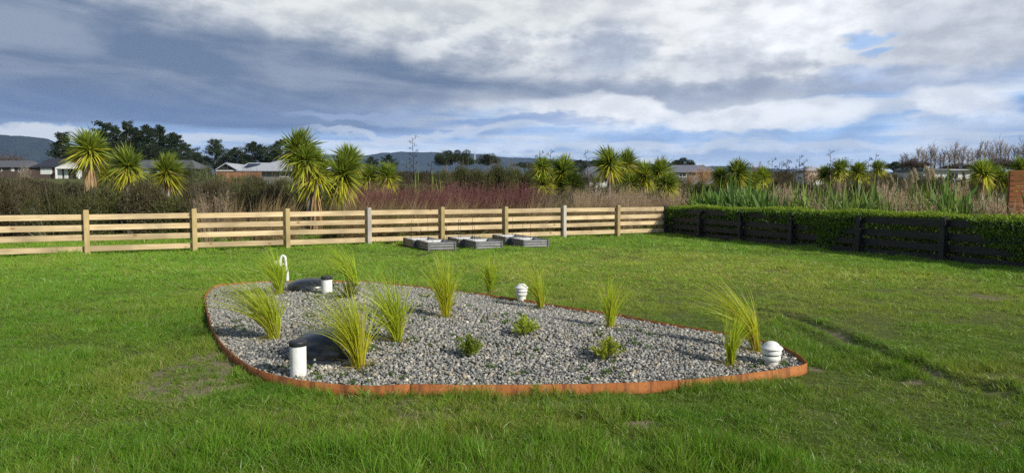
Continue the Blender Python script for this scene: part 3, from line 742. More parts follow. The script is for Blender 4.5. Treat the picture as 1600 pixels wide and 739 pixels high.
# ------------------------------------------------------------------ things in the bed
def build_septic():
    for (px, py, r, lab) in ((508, 560, 0.40, 'black plastic dome lid at the front of the gravel bed, behind a tall capped pipe'),
                             (480, 452, 0.37, 'black plastic dome lid at the back of the gravel bed, beside a short capped pipe')):
        p = on_bed(px, py); p.y += r * 0.55; p.z = mound1(p.x, p.y) - 0.05
        t = thing('tank_lid', lab, 'tank lid', p, R(20), 'septic tank lids'); t.scale.z = 1.0 if r > 0.38 else 0.72
        prof = [(r * 1.0, -0.05), (r * 1.0, 0.045), (r * 0.975, 0.055), (r * 0.93, 0.058)]
        link('flange', lathe_mesh('flange', prof, M['black_plastic'], 40), t)
        dome = [(r * 0.935, 0.0), (r * 0.935, 0.085)] + [(r * 0.93 * math.cos(a), 0.10 + 0.165 * math.sin(a)) for a in np.linspace(0.06, PI / 2 - 0.02, 12)] + [(0.0, 0.265)]
        link('dome', lathe_mesh('dome', dome, M['black_plastic'], 48), t)
        for k in range(8):
            a = 2 * PI * k / 8 + 0.3
            g = lathe_mesh('bolt', [(0.011, 0), (0.011, 0.012), (0.007, 0.016), (0, 0.016)], M['white_pvc'] if k == 5 else M['dark_cap'], 8)
            link('bolt', g, t, (math.cos(a) * r * 0.965, math.sin(a) * r * 0.965, 0.055))
    for (px, py, r, h, mat, lab) in ((466.5, 587, 0.069, 0.27, 'print_pvc', 'tall white pipe with dark cap and a line of print, nearest the steel edging'),
                                     (511, 458, 0.076, 0.205, 'white_pvc', 'short white pipe with dark cap beside the rear dome lid')):
        p = on_bed(px, py); p.z -= 0.03
        t = thing('inspection_pipe', lab, 'pipe', p, 0, 'capped inspection pipes')
        link('pipe', lathe_mesh('pipe', [(r, -0.1), (r, h + 0.03)], M[mat], 36), t)
        link('cap', lathe_mesh('cap', [(r + 0.001, h + 0.024), (r + 0.007, h + 0.026), (r + 0.007, h + 0.062), (r + 0.003, h + 0.068), (r * 0.6, h + 0.070), (0, h + 0.070)], M['dark_cap'], 36), t)
    for (px, py, lab, hh) in ((1205, 569, 'white mushroom vent at the right end of the gravel bed', 0.0), (815, 470.5, 'white mushroom vent at the back of the gravel bed, between grass clumps', 0.045)):
        p = on_bed(px, py); p.z -= 0.025
        t = thing('vent', lab, 'vent', p, 0, 'white mushroom vents')
        z = hh
        link('riser', lathe_mesh('riser', [(0.058, -0.1), (0.062, 0.06 + z), (0.066, 0.10 + z)], M['dirty_pvc'], 32), t)
        link('collar', lathe_mesh('collar', [(0.060, 0.058 + z), (0.076, 0.066 + z), (0.082, 0.082 + z), (0.082, 0.104 + z), (0.076, 0.110 + z), (0.055, 0.112 + z)], M['dirty_pvc'], 32), t)
        link('spacer', lathe_mesh('spacer', [(0.068, 0.108 + z), (0.068, 0.132 + z)], M['dark_cap'], 24), t)
        link('upper_collar', lathe_mesh('upper_collar', [(0.060, 0.118 + z), (0.084, 0.122 + z), (0.086, 0.130 + z), (0.088, 0.168 + z), (0.080, 0.172 + z)], M['white_pvc'], 32), t)
        link('cap', lathe_mesh('cap', [(0.082, 0.168 + z), (0.100, 0.172 + z), (0.101, 0.180 + z), (0.092, 0.190 + z), (0.070, 0.206 + z), (0.060, 0.220 + z), (0.046, 0.232 + z), (0.025, 0.240 + z), (0, 0.242 + z)], M['white_pvc'], 36), t)
    # gooseneck pipe behind the rear grass clump
    p = on_bed(449, 441); p.z -= 0.02
    t = thing('gooseneck_pipe', 'white hooked vent pipe behind the grass clump at the back left', 'pipe', p, R(8))
    def arch(x0, x1, z, r):
        return [(x0 + (x1 - x0) * (1 - math.cos(a)) / 2, 0, z + r * math.sin(a)) for a in np.linspace(0, PI, 12)]
    link('riser', sweep_mesh('riser', [(0, 0, -0.1), (0, 0, 0.20), (-0.008, 0, 0.24)], 0.028, M['white_pvc']), t)
    link('bend', sweep_mesh('bend', [(-0.005, 0, 0.20), (-0.022, 0, 0.40)] + [(x - 0.022, y, z) for x, y, z in arch(0, -0.085, 0.42, 0.07)] + [(-0.108, 0, 0.36), (-0.11, 0, 0.31)], 0.021, M['white_pvc']), t)
    link('drop_pipe', sweep_mesh('drop_pipe', [(-0.135, 0.0, 0.42), (-0.135, 0, 0.30), (-0.13, 0, 0.20)], 0.022, M['white_pvc']), t)
    link('outlet', sweep_mesh('outlet', [(-0.19, 0.0, 0.40), (-0.185, 0, 0.28)], 0.020, M['dirty_pvc']), t)
    link('bracket', box_mesh('bracket', 0.20, 0.03, 0.03, M['white_pvc'], 0.004), t, (-0.10, 0, 0.325))
build_septic()

def build_clumps():
    # base px, top py, lean to the left, spread, yellow, number
    spec = [((437, 459), 393, 0.30, 0.40, 0.25, 330, 'tall green grass clump in front of the white hooked pipe'),
            ((428, 529), 436, 0.75, 0.42, 0.45, 420, 'widest grass clump, leaning far left at the left end of the gravel'),
            ((556, 449), 388, 0.85, 0.34, 0.2, 300, 'dark green grass clump blown left, behind the short capped pipe'),
            ((561, 574), 458, 0.42, 0.40, 0.85, 340, 'yellow based grass clump at the front edge beside the black dome lid'),
            ((621, 533), 428, 0.42, 0.48, 0.4, 300, 'green grass clump in mid bed, right of the yellow based front clump'),
            ((697, 495), 405, 0.12, 0.36, 0.75, 300, 'upright fan shaped grass clump with orange base standing alone in mid bed'),
            ((766, 457), 394, 0.10, 0.30, 0.2, 220, 'green grass clump at the back edge, left of the rear mushroom vent'),
            ((845, 481), 414, 0.38, 0.32, 0.5, 150, 'sparse grass clump just right of the rear mushroom vent'),
            ((953, 511), 433, -0.05, 0.34, 0.45, 170, 'small upright grass clump against the rear edging, right of middle'),
            ((1141, 570), 486, -0.18, 0.24, 0.5, 150, 'short grass clump at the right end, in front of a taller one'),
            ((1183, 549), 446, 0.75, 0.28, 0.8, 260, 'tall yellow grass clump sweeping left beside the right mushroom vent')]
    for i, (b, ty, lean, spr, yel, n, lab) in enumerate(spec):
        n = int(n * 1.0)
        rng = np.random.default_rng(100 + i)
        p = on_bed(*b); p.z -= 0.015
        d2 = math.hypot(p.x, p.y); h = at(800, ty, p.y).z - p.z
        g = Geo()
        r = 0.050 * rng.random(n) ** 0.5 * (0.45 + n / 700); a = rng.uniform(0, 2 * PI, n)
        base = np.c_[np.cos(a) * r, np.sin(a) * r, np.zeros(n)]
        q = rng.random(n)
        sx = rng.normal(0, spr * 0.8, n); sy = rng.normal(0, spr * 0.8, n)
        L = h * rng.uniform(0.62, 1.12, n) * (1 + 0.25 * abs(lean))
        d = np.c_[sx * 0.42 - lean * 0.20, sy * 0.42 + lean * 0.06, np.ones(n)]
        be = np.c_[sx * 0.68 - lean * rng.uniform(0.4, 1.0, n), sy * 0.5 + lean * 0.2, -(0.08 + 0.35 * np.hypot(sx, sy) + 0.30 * abs(lean) * rng.random(n))]
        t = rng.random((n, 1))
        g0 = np.array([[0.22, 0.40, 0.022]]); g1 = np.array([[0.52, 0.64, 0.055]])
        tip = g0 * (1 - t) + g1 * t
        tip = tip * (1 - 0.35 * yel) + np.array([[0.52, 0.55, 0.06]]) * 0.35 * yel
        stale = rng.random((n, 1)) < 0.06; tip = np.where(stale, [[0.38, 0.31, 0.15]], tip)
        root = tip * (1 - 0.6 * yel) + np.array([[0.66, 0.47, 0.04]]) * 0.6 * yel
        blades(g, rng, base, d, be, L, rng.uniform(0.0058, 0.0105, n), root, tip, 6)
        zz = g.V[0][:, 2]; g.V[0][:, 2] *= h / np.percentile(zz.reshape(n, -1).max(1), 80)
        m_ = 60                                             # a few dry strays round the foot
        sx = rng.normal(0, 1.0, m_); sy = rng.normal(0, 1.0, m_)
        blades(g, rng, np.zeros((m_, 3)) + rng.normal(0, 0.02, (m_, 3)) * [1, 1, 0], np.c_[sx - lean, sy, np.ones(m_) * 1.1], np.c_[sx * 0.3, sy * 0.3, -rng.uniform(0.5, 1.0, m_)], h * rng.uniform(0.15, 0.62, m_), 0.006, ucol(rng, m_, (0.30, 0.24, 0.11), (0.46, 0.38, 0.17)), ucol(rng, m_, (0.34, 0.38, 0.08), (0.44, 0.36, 0.18)), 5)
        o = link('grass_clump', g.mesh('grass_clump', M['clump']), None, p)
        tag(o, lab, 'ornamental grass', 'ornamental grass clumps in the gravel bed')
M['clump'] = foliage('clump_blade', trans=0.5, rnd=0.06, rough=0.42, spec=0.35)
build_clumps()

def build_small_shrubs():
    spec = [((733, 560), 530, 21, (0.18, 0.28, 0.02), (0.30, 0.40, 0.04), 'small green shrub at the front of the gravel, lowest left of three'),
            ((819, 526), 497, 20, (0.25, 0.35, 0.02), (0.44, 0.50, 0.05), 'small bright green shrub in the middle of the gravel, furthest back of three'),
            ((947, 563), 530, 23, (0.24, 0.32, 0.02), (0.42, 0.46, 0.05), 'small yellowish green shrub towards the right of the gravel'),
            ((545, 467), 440, 15, (0.10, 0.11, 0.03), (0.17, 0.15, 0.045), 'small brownish shrub below the grass clump behind the short capped pipe')]
    for i, (b, ty, wpx, c0, c1, lab) in enumerate(spec):
        rng = np.random.default_rng(300 + i)
        p = on_bed(*b); h = at(800, ty, p.y).z - p.z; w = 1.25 * wpx / F * p.y; p.y += w * 0.3; p.z = mound1(p.x, p.y) - 0.01
        t = thing('small_shrub', lab, 'shrub', p, 0, 'small shrubs in the gravel bed')
        st = Geo(); lf = Geo(); n = 46
        a = rng.uniform(0, 2 * PI, n); tilt = rng.uniform(0.05, 1.15, n)
        d = np.c_[np.cos(a) * np.sin(tilt) * 1.1, np.sin(a) * np.sin(tilt) * 1.1, np.cos(tilt) * 0.9 + 0.12]
        L = rng.uniform(0.75, 1.1, n)[:, None] * np.array([[w, w, h]])
        tipp = d * L
        tubes(st, np.zeros((n, 3)), tipp * 0.95, 0.003, 0.0015, (0.13, 0.10, 0.05))
        for k in range(n):
            m_ = 40; s = rng.uniform(0.35, 1.05, m_)[:, None]
            P = tipp[k][None] * s + rng.normal(0, 0.007, (m_, 3))
            leaves(lf, rng, P, rng.uniform(0.016, 0.028, m_), 0.010, ucol(rng, m_, c0, c1), out=d[k][None] * 1.2, spread=0.75)
        link('stems', st.mesh('stems', M['bark']), t)
        link('leaves', lf.mesh('leaves', M['leaf']), t)
build_small_shrubs()

# ------------------------------------------------------------------ raised planters
def build_planters():
    rng = np.random.default_rng(5)
    def panel(length):
        nz = 28; zz = np.linspace(0.012, PH - 0.012, nz)
        off = 0.011 * np.sign(np.sin(zz / PH * 2 * PI * 3.5)) * np.abs(np.sin(zz / PH * 2 * PI * 3.5)) ** 0.6
        V = []; Fq = []; mi = []
        for s, o_ in ((0, 0.0), (1, 0.006)):
            for x in (-length / 2, length / 2):
                for z, f in zip(zz, off): V.append((x, f + o_ - 0.003, z))
        def q(s, e, k): return s * 2 * nz + e * nz + k
        for k in range(nz - 1):
            Fq.append((q(0, 0, k), q(0, 1, k), q(0, 1, k + 1), q(0, 0, k + 1))); mi.append(0)
            Fq.append((q(1, 1, k), q(1, 0, k), q(1, 0, k + 1), q(1, 1, k + 1))); mi.append(1)
        for k in (0, nz - 1): Fq.append((q(0, 0, k), q(0, 1, k), q(1, 1, k), q(1, 0, k))); mi.append(0)
        return mesh_np('side_panel', V, Fq, [M['charcoal_metal'], M['pale_metal']], None, True, mi)
    pl, pw = panel(PL - 0.05), panel(PW - 0.05)
    post = box_mesh('corner_post', 0.052, 0.052, PH + 0.006, M['charcoal_metal'], 0.004)
    rimL = box_mesh('rim', PL - 0.05, 0.022, 0.014, M['charcoal_metal'], 0.003); rimW = box_mesh('rim', PW - 0.05, 0.022, 0.014, M['charcoal_metal'], 0.003)
    soil = box_mesh('soil', PW - 0.04, PL - 0.04, 0.03, M['soil'])
    names = ['left pair, front planter of ribbed dark steel', 'left pair, rear planter of ribbed dark steel',
             'middle pair, front planter of ribbed dark steel', 'middle pair, rear planter of ribbed dark steel',
             'right pair, front planter of ribbed dark steel', 'right pair, rear planter of ribbed dark steel']
    proto = None
    for i, s in enumerate(planter_spots):
        c_ = s + pu * PW / 2 + pv * PL / 2
        lab = 'raised planter: ' + names[i] + ' by the pale fence'
        if proto is None:
            t = proto = thing('raised_planter', lab, 'planter', c_, pang, 'raised steel planters')
            for sx in (-1, 1):
                link('side_panel', pl, t, (sx * (PW / 2 - 0.02), 0, 0), (0, 0, PI / 2 if sx > 0 else -PI / 2))
                link('rim', rimL, t, (sx * (PW / 2 - 0.02), 0, PH - 0.012), (0, 0, PI / 2))
            for sy in (-1, 1):
                link('end_panel', pw, t, (0, sy * (PL / 2 - 0.02), 0), (0, 0, 0 if sy < 0 else PI))
                link('rim', rimW, t, (0, sy * (PL / 2 - 0.02), PH - 0.012))
            for sx in (-1, 1):
                for sy in (-1, 1): link('corner_post', post, t, (sx * (PW / 2 - 0.02), sy * (PL / 2 - 0.02), 0))
            link('soil', soil, t, (0, 0, 0))
        else:
            t = copy_tree(proto); t.location = c_; t['label'] = lab
        t.rotation_euler.z = pang + rng.uniform(-0.03, 0.03); t.location.z = float(ground_z([c_.x], [c_.y])[0])
    # wire stakes standing in the planters
    stakes = [(626, 352, 1, 0.5), (639, 345, 1, 0.35), (644, 358, 0, 0.8), (668, 342, 0, 0.5), (697, 349, 0, 0.7), (716, 344, 3, 0.2), (719.5, 345, 3, 0.6), (738, 340, 2, 0.5), (741, 354, 2, 0.3), (763, 344, 5, 0.2), (801, 341, 5, 0.6), (817, 349, 4, 0.3), (829, 346, 4, 0.6)]
    where = ['left', 'left', 'left', 'left', 'left', 'middle', 'middle', 'middle', 'middle', 'right', 'right', 'right', 'right']
    for k, (px, ty, sp, fr) in enumerate(stakes):
        s = planter_spots[sp]
        # point in that planter on the pixel's column
        q = s + pv * PL * fr + pu * PW * 0.5
        Y = q.y; b = at(px, 300, Y); b.z = 0.02
        dx = (b - s).dot(pu); b = b if 0.05 < dx < PW - 0.05 else s + pv * PL * fr + pu * min(max(dx, 0.06), PW - 0.06)
        b.z = 0.02
        hgt = ztop(ty, b.y)
        hook = k in (1, 5, 6, 9)
        pts = [(0, 0, 0), (0.004, 0, hgt * 0.5), (0.0, 0, hgt - (0.05 if hook else 0))]
        if hook: pts += [(0.012, 0, hgt - 0.012), (0.035, 0, hgt), (0.058, 0, hgt - 0.015), (0.066, 0, hgt - 0.06)]
        o = link('wire_stake', sweep_mesh('wire_stake', pts, 0.0052, M['dark_metal'], 5), None, b, (0, 0, 0 if k != 6 else PI))
        kind_ = 'hooked' if hook else 'straight'
        tag(o, 'thin dark %s wire stake in the %s planters, %s of that pair' % (kind_, where[k], nth(sum(1 for w_ in where[:k] if w_ == where[k]))), 'stake', 'wire stakes in the planters')
build_planters()

# ------------------------------------------------------------------ pale rail fence
def build_pale_fence():
    rng = np.random.default_rng(8)
    pts = [ray_on_line(px, fA, fdir)[0] for px, _ in fp_px]
    step = (pts[1] - pts[0]).length
    pts = [pts[0] - fdir * step * 3, pts[0] - fdir * step * 2, pts[0] - fdir * step] + pts
    end = kA - knorm * 0.0
    ends = pts + [ray_on_line(1037, fA, fdir)[0]]
    t = thing('rail_fence', 'new pale timber post and rail fence across the back of the lawn', 'fence', pts[0])
    rails = ((1.075, 0.145), (0.805, 0.145), (0.54, 0.145), (0.255, 0.145))
    for i, p in enumerate(pts):
        grey = i in (6, 9)
        h = 1.17 + rng.uniform(-0.02, 0.03)
        me = box_mesh('fence_post', h + 0.12, 0.125, 0.125, M['grey_post' if grey else 'pine_post'], 0.010, False)
        o = link('fence_post', me, t, p - pts[0] + Vector((0, 0, (h - 0.12) / 2)) + fnorm * 0.066, (0, -PI / 2, fang))
        o.rotation_euler = Matrix.Rotation(fang, 3, 'Z').to_4x4().to_3x3().__matmul__(Matrix.Rotation(-PI / 2, 3, 'Y')).to_euler()
        if grey: o['label'] = 'grey weathered post among the yellow ones'
    for i in range(len(ends) - 1):
        a, b = ends[i], ends[i + 1]; L = (b - a).length
        for zt, hh in rails:
            hh2 = hh + rng.uniform(-0.008, 0.008)
            me = box_mesh('rail', L - 0.006, 0.028, hh2, M['pine'], 0.003, False)
            mid = (a + b) / 2 - pts[0]
            o = link('rail', me, t, mid + Vector((0, 0, zt - hh / 2 + rng.uniform(-0.008, 0.008))) - fnorm * 0.016, (0, rng.uniform(-0.004, 0.004), fang))
build_pale_fence()

# ------------------------------------------------------------------ black fence with hedge
def build_black_fence():
    rng = np.random.default_rng(9)
    px_ = [1042, 1095, 1159, 1239, 1345, 1477]
    pts = [ray_on_line(px, kA, kdir)[0] for px in px_]
    st = (pts[5] - pts[4]).length
    pts += [pts[5] + kdir * st, pts[5] + kdir * st * 2, pts[5] + kdir * st * 3]
    t = thing('black_fence', 'black stained post and rail fence along the right of the lawn', 'fence', pts[0])
    for i, p in enumerate(pts):
        h = (1.10 if i == 0 else 1.04) + rng.uniform(-0.02, 0.02); w = 0.17 if i == 0 else 0.135
        me = box_mesh('fence_post', w, w, h + 0.1, M['black_wood'], 0.012)
        link('fence_post', me, t, p - pts[0] + Vector((0, 0, -0.1)) + knorm * 0.07, (0, 0, kang))
    for i in range(len(pts) - 1):
        a, b = pts[i], pts[i + 1]; L = (b - a).length
        for zt, hh in ((1.0, 0.165), (0.685, 0.165), (0.42, 0.165), (0.165, 0.165)):
            me = box_mesh('rail', L - 0.006, 0.03, hh, M['black_wood'], 0.003, False)
            link('rail', me, t, (a + b) / 2 - pts[0] + Vector((0, 0, zt - hh / 2)) - knorm * 0.017, (0, rng.uniform(-0.003, 0.003), kang))
    # hedge behind it, poking through and just over the rails
    L = (pts[-1] - pts[0]).length; h0 = pts[0] - knorm * 0.06
    hd = thing('hedge', 'clipped green hedge growing up behind and through the black fence', 'hedge', h0, kang)
    # local: x along the fence, +y away from lawn side?
    sgn = 1.0 if (Vector((-math.sin(kang), math.cos(kang), 0)).dot(knorm) < 0) else -1.0
    g = Geo(); st_ = Geo()
    n = 78000
    x = rng.uniform(0, L, n); y = rng.uniform(-0.03, 0.55, n); z = rng.uniform(0.02, 1.0, n)
    top = 1.03 + 0.09 * fbm(x * 1.3, y * 2, 3, 3); z = z * top
    hole = fbm(x * 1.0, z * 1.2 + 5, 13, 3)
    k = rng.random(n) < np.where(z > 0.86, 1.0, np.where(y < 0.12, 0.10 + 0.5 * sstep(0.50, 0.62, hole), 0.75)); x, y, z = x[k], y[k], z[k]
    # shoots that have grown out between the rails, thickest near the top
    m_ = 30000; xb = rng.uniform(0, L, m_); zb = rng.uniform(0.05, 1.06, m_); hb = fbm(xb * 0.62, zb * 0.5 + 9, 15, 3) + 0.50 * (zb - 0.68) + rng.normal(0, 0.02, m_) + 0.05 * sstep(14, 3, xb)
    kb = hb > 0.545; xb, zb = xb[kb], zb[kb]; yb = -0.02 - 0.20 * rng.random(len(xb)) * sstep(0.54, 0.66, hb[kb])
    m1 = len(x); x = np.r_[x, xb]; y = np.r_[y, yb]; z = np.r_[z, zb]
    m_ = 17000; xt = rng.uniform(0, L, m_); yt = rng.uniform(-0.10, 0.58, m_); zt = 0.96 + 0.17 * fbm(xt * 1.1, yt * 2, 3, 4) + rng.uniform(0, 0.085, m_) + 0.11 * (rng.random(m_) < 0.025) * rng.random(m_)
    lo = ucol(rng, len(x), (0.040, 0.085, 0.010), (0.085, 0.15, 0.020)); hi = ucol(rng, m_, (0.15, 0.24, 0.018), (0.23, 0.31, 0.03))  # inner leaves coloured darker for shade, top leaves brighter for sun
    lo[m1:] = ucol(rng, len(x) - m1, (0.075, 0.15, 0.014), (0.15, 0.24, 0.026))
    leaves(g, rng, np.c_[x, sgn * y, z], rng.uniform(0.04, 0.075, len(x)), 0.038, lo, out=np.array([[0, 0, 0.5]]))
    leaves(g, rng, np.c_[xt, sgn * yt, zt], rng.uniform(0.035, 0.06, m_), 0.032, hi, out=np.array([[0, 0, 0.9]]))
    m_ = 900; xs = rng.uniform(0, L, m_); ys = rng.uniform(0.1, 0.4, m_)
    tubes(st_, np.c_[xs, sgn * ys, np.full(m_, -0.05)], np.c_[xs + rng.normal(0, 0.1, m_), sgn * (ys + rng.normal(0, 0.08, m_)), rng.uniform(0.5, 0.98, m_)], 0.008, 0.003, (0.09, 0.07, 0.05))
    link('leaves', g.mesh('leaves', M['leaf']), hd); link('stems', st_.mesh('stems', M['bark']), hd)
    return pts
black_pts = build_black_fence()

# ------------------------------------------------------------------ slatted screen at the right edge
def build_screen():
    p = at(1577, 300, 17.0); p.z = 0
    t = thing('slatted_screen', 'tall brown horizontal slat timber screen at the right edge', 'screen', p, R(-12))
    top = 2.15; W = 3.2; n = 17; hh = top / n
    for k in range(n):
        for j in range(2):
            link('slat', box_mesh('slat', W / 2 - 0.004, 0.02, hh - 0.014, M['brown_wood'], 0.002, False), t, (W / 4 + j * W / 2, 0, 0.02 + hh * (k + 0.5)))
    for x in (0.05, W / 2, W - 0.05): link('screen_post', box_mesh('screen_post', 0.09, 0.09, top, M['brown_wood'], 0.004), t, (x, 0.06, 0))
build_screen()

# ================================================================== beyond the fences
# ------------------------------------------------------------------ cabbage trees
def head_mesh(k, n=600):
    """a shaggy mop: stiff young leaves on top, older ones arching out, yellow ones hanging"""
    rng = np.random.default_rng(500 + k); g = Geo()
    th = np.where(rng.random(n) < 0.70, rng.uniform(0.05, 1.6, n), rng.uniform(1.4, 2.3, n))
    a = rng.uniform(0, 2 * PI, n) ; gapa = rng.uniform(0, 2 * PI)
    d = np.c_[np.cos(a) * np.sin(th), np.sin(a) * np.sin(th), np.cos(th)] + rng.normal(0, 0.10, (n, 3))
    old = sstep(1.0, 2.1, th)
    droop = 0.05 + (0.10 + 0.42 * old) * rng.random(n) ** 0.7
    be = np.c_[-0.12 + rng.normal(0, 0.06, n), rng.normal(0, 0.08, n), -droop]
    base = np.c_[np.cos(a) * 0.06, np.sin(a) * 0.06, -0.34 * old * rng.random(n) + 0.06 * rng.random(n)]
    L = rng.uniform(0.66, 1.16, n) * (1 + 0.10 * np.cos(a - gapa)) * (1 - 0.06 * old)
    y = sstep(1.25, 2.05, th + rng.normal(0, 0.28, n))[:, None]; dead = (rng.random((n, 1)) < 0.10 * old[:, None])
    gr = ucol(rng, n, (0.120, 0.190, 0.022), (0.27, 0.335, 0.055)); ye = ucol(rng, n, (0.42, 0.44, 0.03), (0.58, 0.54, 0.06))
    c_ = np.where(dead, ucol(rng, n, (0.34, 0.24, 0.11), (0.46, 0.35, 0.19)), gr * (1 - y) + ye * y)
    up = np.cross(d, np.array([[0, 0, 1.0]])) + rng.normal(0, 0.45, (n, 3))
    blades(g, rng, base, d, be, L, rng.uniform(0.046, 0.078, n), c_ * 0.9, c_ * 1.08, 4, 'sword', up)
    return g.mesh('crown', M['leaf'])
heads = [head_mesh(k) for k in range(6)]
def skirt_mesh(k, n=170):
    rng = np.random.default_rng(560 + k); g = Geo()
    a = rng.uniform(0, 2 * PI, n); z = -0.15 - rng.random(n) * 0.80
    d = np.c_[np.cos(a) * 0.62, np.sin(a) * 0.62, -np.ones(n)]
    be = np.c_[-np.cos(a) * 0.22, -np.sin(a) * 0.22, -0.25 * np.ones(n)]
    blades(g, rng, np.c_[np.cos(a) * 0.08, np.sin(a) * 0.08, z], d, be, rng.uniform(0.5, 0.8, n), rng.uniform(0.035, 0.06, n), ucol(rng, n, (0.42, 0.27, 0.12), (0.58, 0.40, 0.21)), ucol(rng, n, (0.30, 0.20, 0.11), (0.52, 0.40, 0.26)), 3, 'sword')
    return g.mesh('dry_skirt', M['dryleaf'])
skirts = [skirt_mesh(k) for k in range(3)]
ct_n = [0]
def cabbage_tree(px, Y, hs, label, skirt=0.0, pale=False, trunk=0.085):
    """hs: list of (px, py, radius px) of the leaf heads"""
    rng = random.Random(40 + ct_n[0]); ct_n[0] += 1
    b = ground_at(px, Y)
    t = thing('cabbage_tree', label, 'cabbage tree', b, 0, 'cabbage trees beyond the fence')
    mb = M['palebark'] if pale else M['bark']
    for j, (hx, hy, hr) in enumerate(hs):
        c_ = at(hx, hy + hr * 0.25, Y + (rng.uniform(-0.5, 0.5) if len(hs) > 1 else 0)) - b
        r = hr * rng.uniform(1.10, 1.24) / F * Y
        o = link('crown', heads[rng.randrange(6)], t, c_, (rng.uniform(-.2, .2), rng.uniform(-.2, .2), rng.uniform(0, 6.28)), (r * rng.uniform(0.9, 1.08), r * rng.uniform(0.9, 1.08), r * rng.uniform(0.95, 1.12)))
        if j == 0 or len(hs) > 1:
            fork = Vector((0, 0, max(0.3, c_.z * (0.35 if j else 0.0))))
            st = Vector((0, 0, -0.15)) if j == 0 else fork
            mid = (st + c_) / 2 + Vector((rng.uniform(-.08, .08) - c_.x * 0.15, 0, 0))
            link('trunk' if j == 0 else 'limb', sweep_mesh('trunk', [st, st * 0.5 + mid * 0.5, mid, mid * 0.4 + c_ * 0.6, c_ + Vector((0, 0, 0.05))], [trunk * 1.25 * (1 if j == 0 else .8), trunk * 1.1 * (1 if j == 0 else .85), trunk, trunk * 0.9, trunk * 0.8], mb, 8), t)
        sk = skirt if j == 0 else skirt * 0.4
        if sk: link('dry_skirt', skirts[rng.randrange(3)], t, c_ + Vector((0, 0, (-0.38 if skirt > 1 else -0.15) * r)), (0, 0, rng.uniform(0, 6)), (r * 0.8, r * 0.8, r * sk))
    return t
cabbage_tree(140, 27.5, [(140, 226, 33)], 'tallest lone cabbage tree on the left with long dry brown skirt', 1.3, True)
cabbage_tree(168, 40, [(166, 268, 17)], 'small cabbage tree half hidden right of the tallest lone one', 0.0)
cabbage_tree(200, 28, [(199, 254, 29)], 'middle of three lone cabbage trees before the left house, pale short trunk', 0.45, True)
cabbage_tree(262, 27, [(260, 262, 29)], 'rightmost of three lone cabbage trees before the dark conifers', 0.55, True)
cabbage_tree(482, 24.9, [(493, 262, 36), (466, 228, 33), (480, 244, 26)], 'tallest many headed cabbage tree with brown skirt before pale roofed house', 1.55, False, 0.10)
cabbage_tree(532, 25.6, [(537, 266, 32), (546, 245, 26), (525, 298, 18)], 'yellow leaved cabbage tree right of the tallest many headed one', 0.35)
cabbage_tree(577, 36, [(575, 272, 19)], 'small cabbage tree behind red scrub, left of its twin', 0.0)
cabbage_tree(606, 36, [(606, 271, 21)], 'small cabbage tree behind red scrub, right of its twin', 0.0)
cabbage_tree(852, 33, [(849, 283, 25), (848, 258, 19)], 'broad low cabbage tree, left of the clump beside the olive bushes', 0.0)
cabbage_tree(880, 34, [(879, 262, 25), (872, 284, 21)], 'green cabbage tree in the middle of the clump right of the olive bushes', 0.2)
cabbage_tree(897, 33, [(893, 286, 22)], 'low yellow tipped cabbage tree on the right of the clump beside the olive bushes', 0.0)
cabbage_tree(952, 32, [(952, 250, 25)], 'tall cabbage tree left of the small grey roof gap, bare brown trunk', 0.6)
cabbage_tree(978, 33, [(979, 253, 24), (985, 283, 20)], 'two headed cabbage tree second in the row of tall ones mid right', 0.3)
cabbage_tree(1006, 34, [(1006, 270, 22)], 'slim cabbage tree third in the row of tall ones mid right', 0.5)
cabbage_tree(1030, 32, [(1032, 264, 23), (1043, 284, 18)], 'cabbage tree with orange dry skirt at the right end of the tall row', 0.9)
cabbage_tree(1125, 38, [(1125, 273, 17)], 'dark small cabbage tree right of the orange bare tree', 0.3)
cabbage_tree(1154, 37, [(1153, 266, 20)], 'brightest small cabbage tree right of the orange bare tree', 0.5)
cabbage_tree(1176, 37, [(1175, 280, 17)], 'low yellow skirted cabbage tree left of the dark flower stalks', 0.2)
cabbage_tree(1193, 39, [(1192, 273, 15)], 'small green cabbage tree touching the dark flower stalks', 0.0)
cabbage_tree(1311, 42, [(1311, 262, 16), (1290, 270, 14)], 'dark spiky cabbage tree below the tallest flower stalk on the right', 0.0)
cabbage_tree(1340, 42, [(1340, 264, 17)], 'dark rounded cabbage tree mid way among the right flower stalks', 0.0)
cabbage_tree(1372, 43, [(1372, 260, 13)], 'small dark cabbage tree right of the flower stalks', 0.0)
cabbage_tree(1536, 34, [(1535, 266, 21)], 'cabbage tree with pale trunk left of two near the brown screen', 0.75, True)
cabbage_tree(1560, 35, [(1559, 272, 18), (1577, 281, 15)], 'cabbage tree just left of the brown slat screen', 0.75, True)
cabbage_tree(1596, 36, [(1596, 260, 17)], 'cabbage tree top showing over the brown slat screen', 0.3, True)

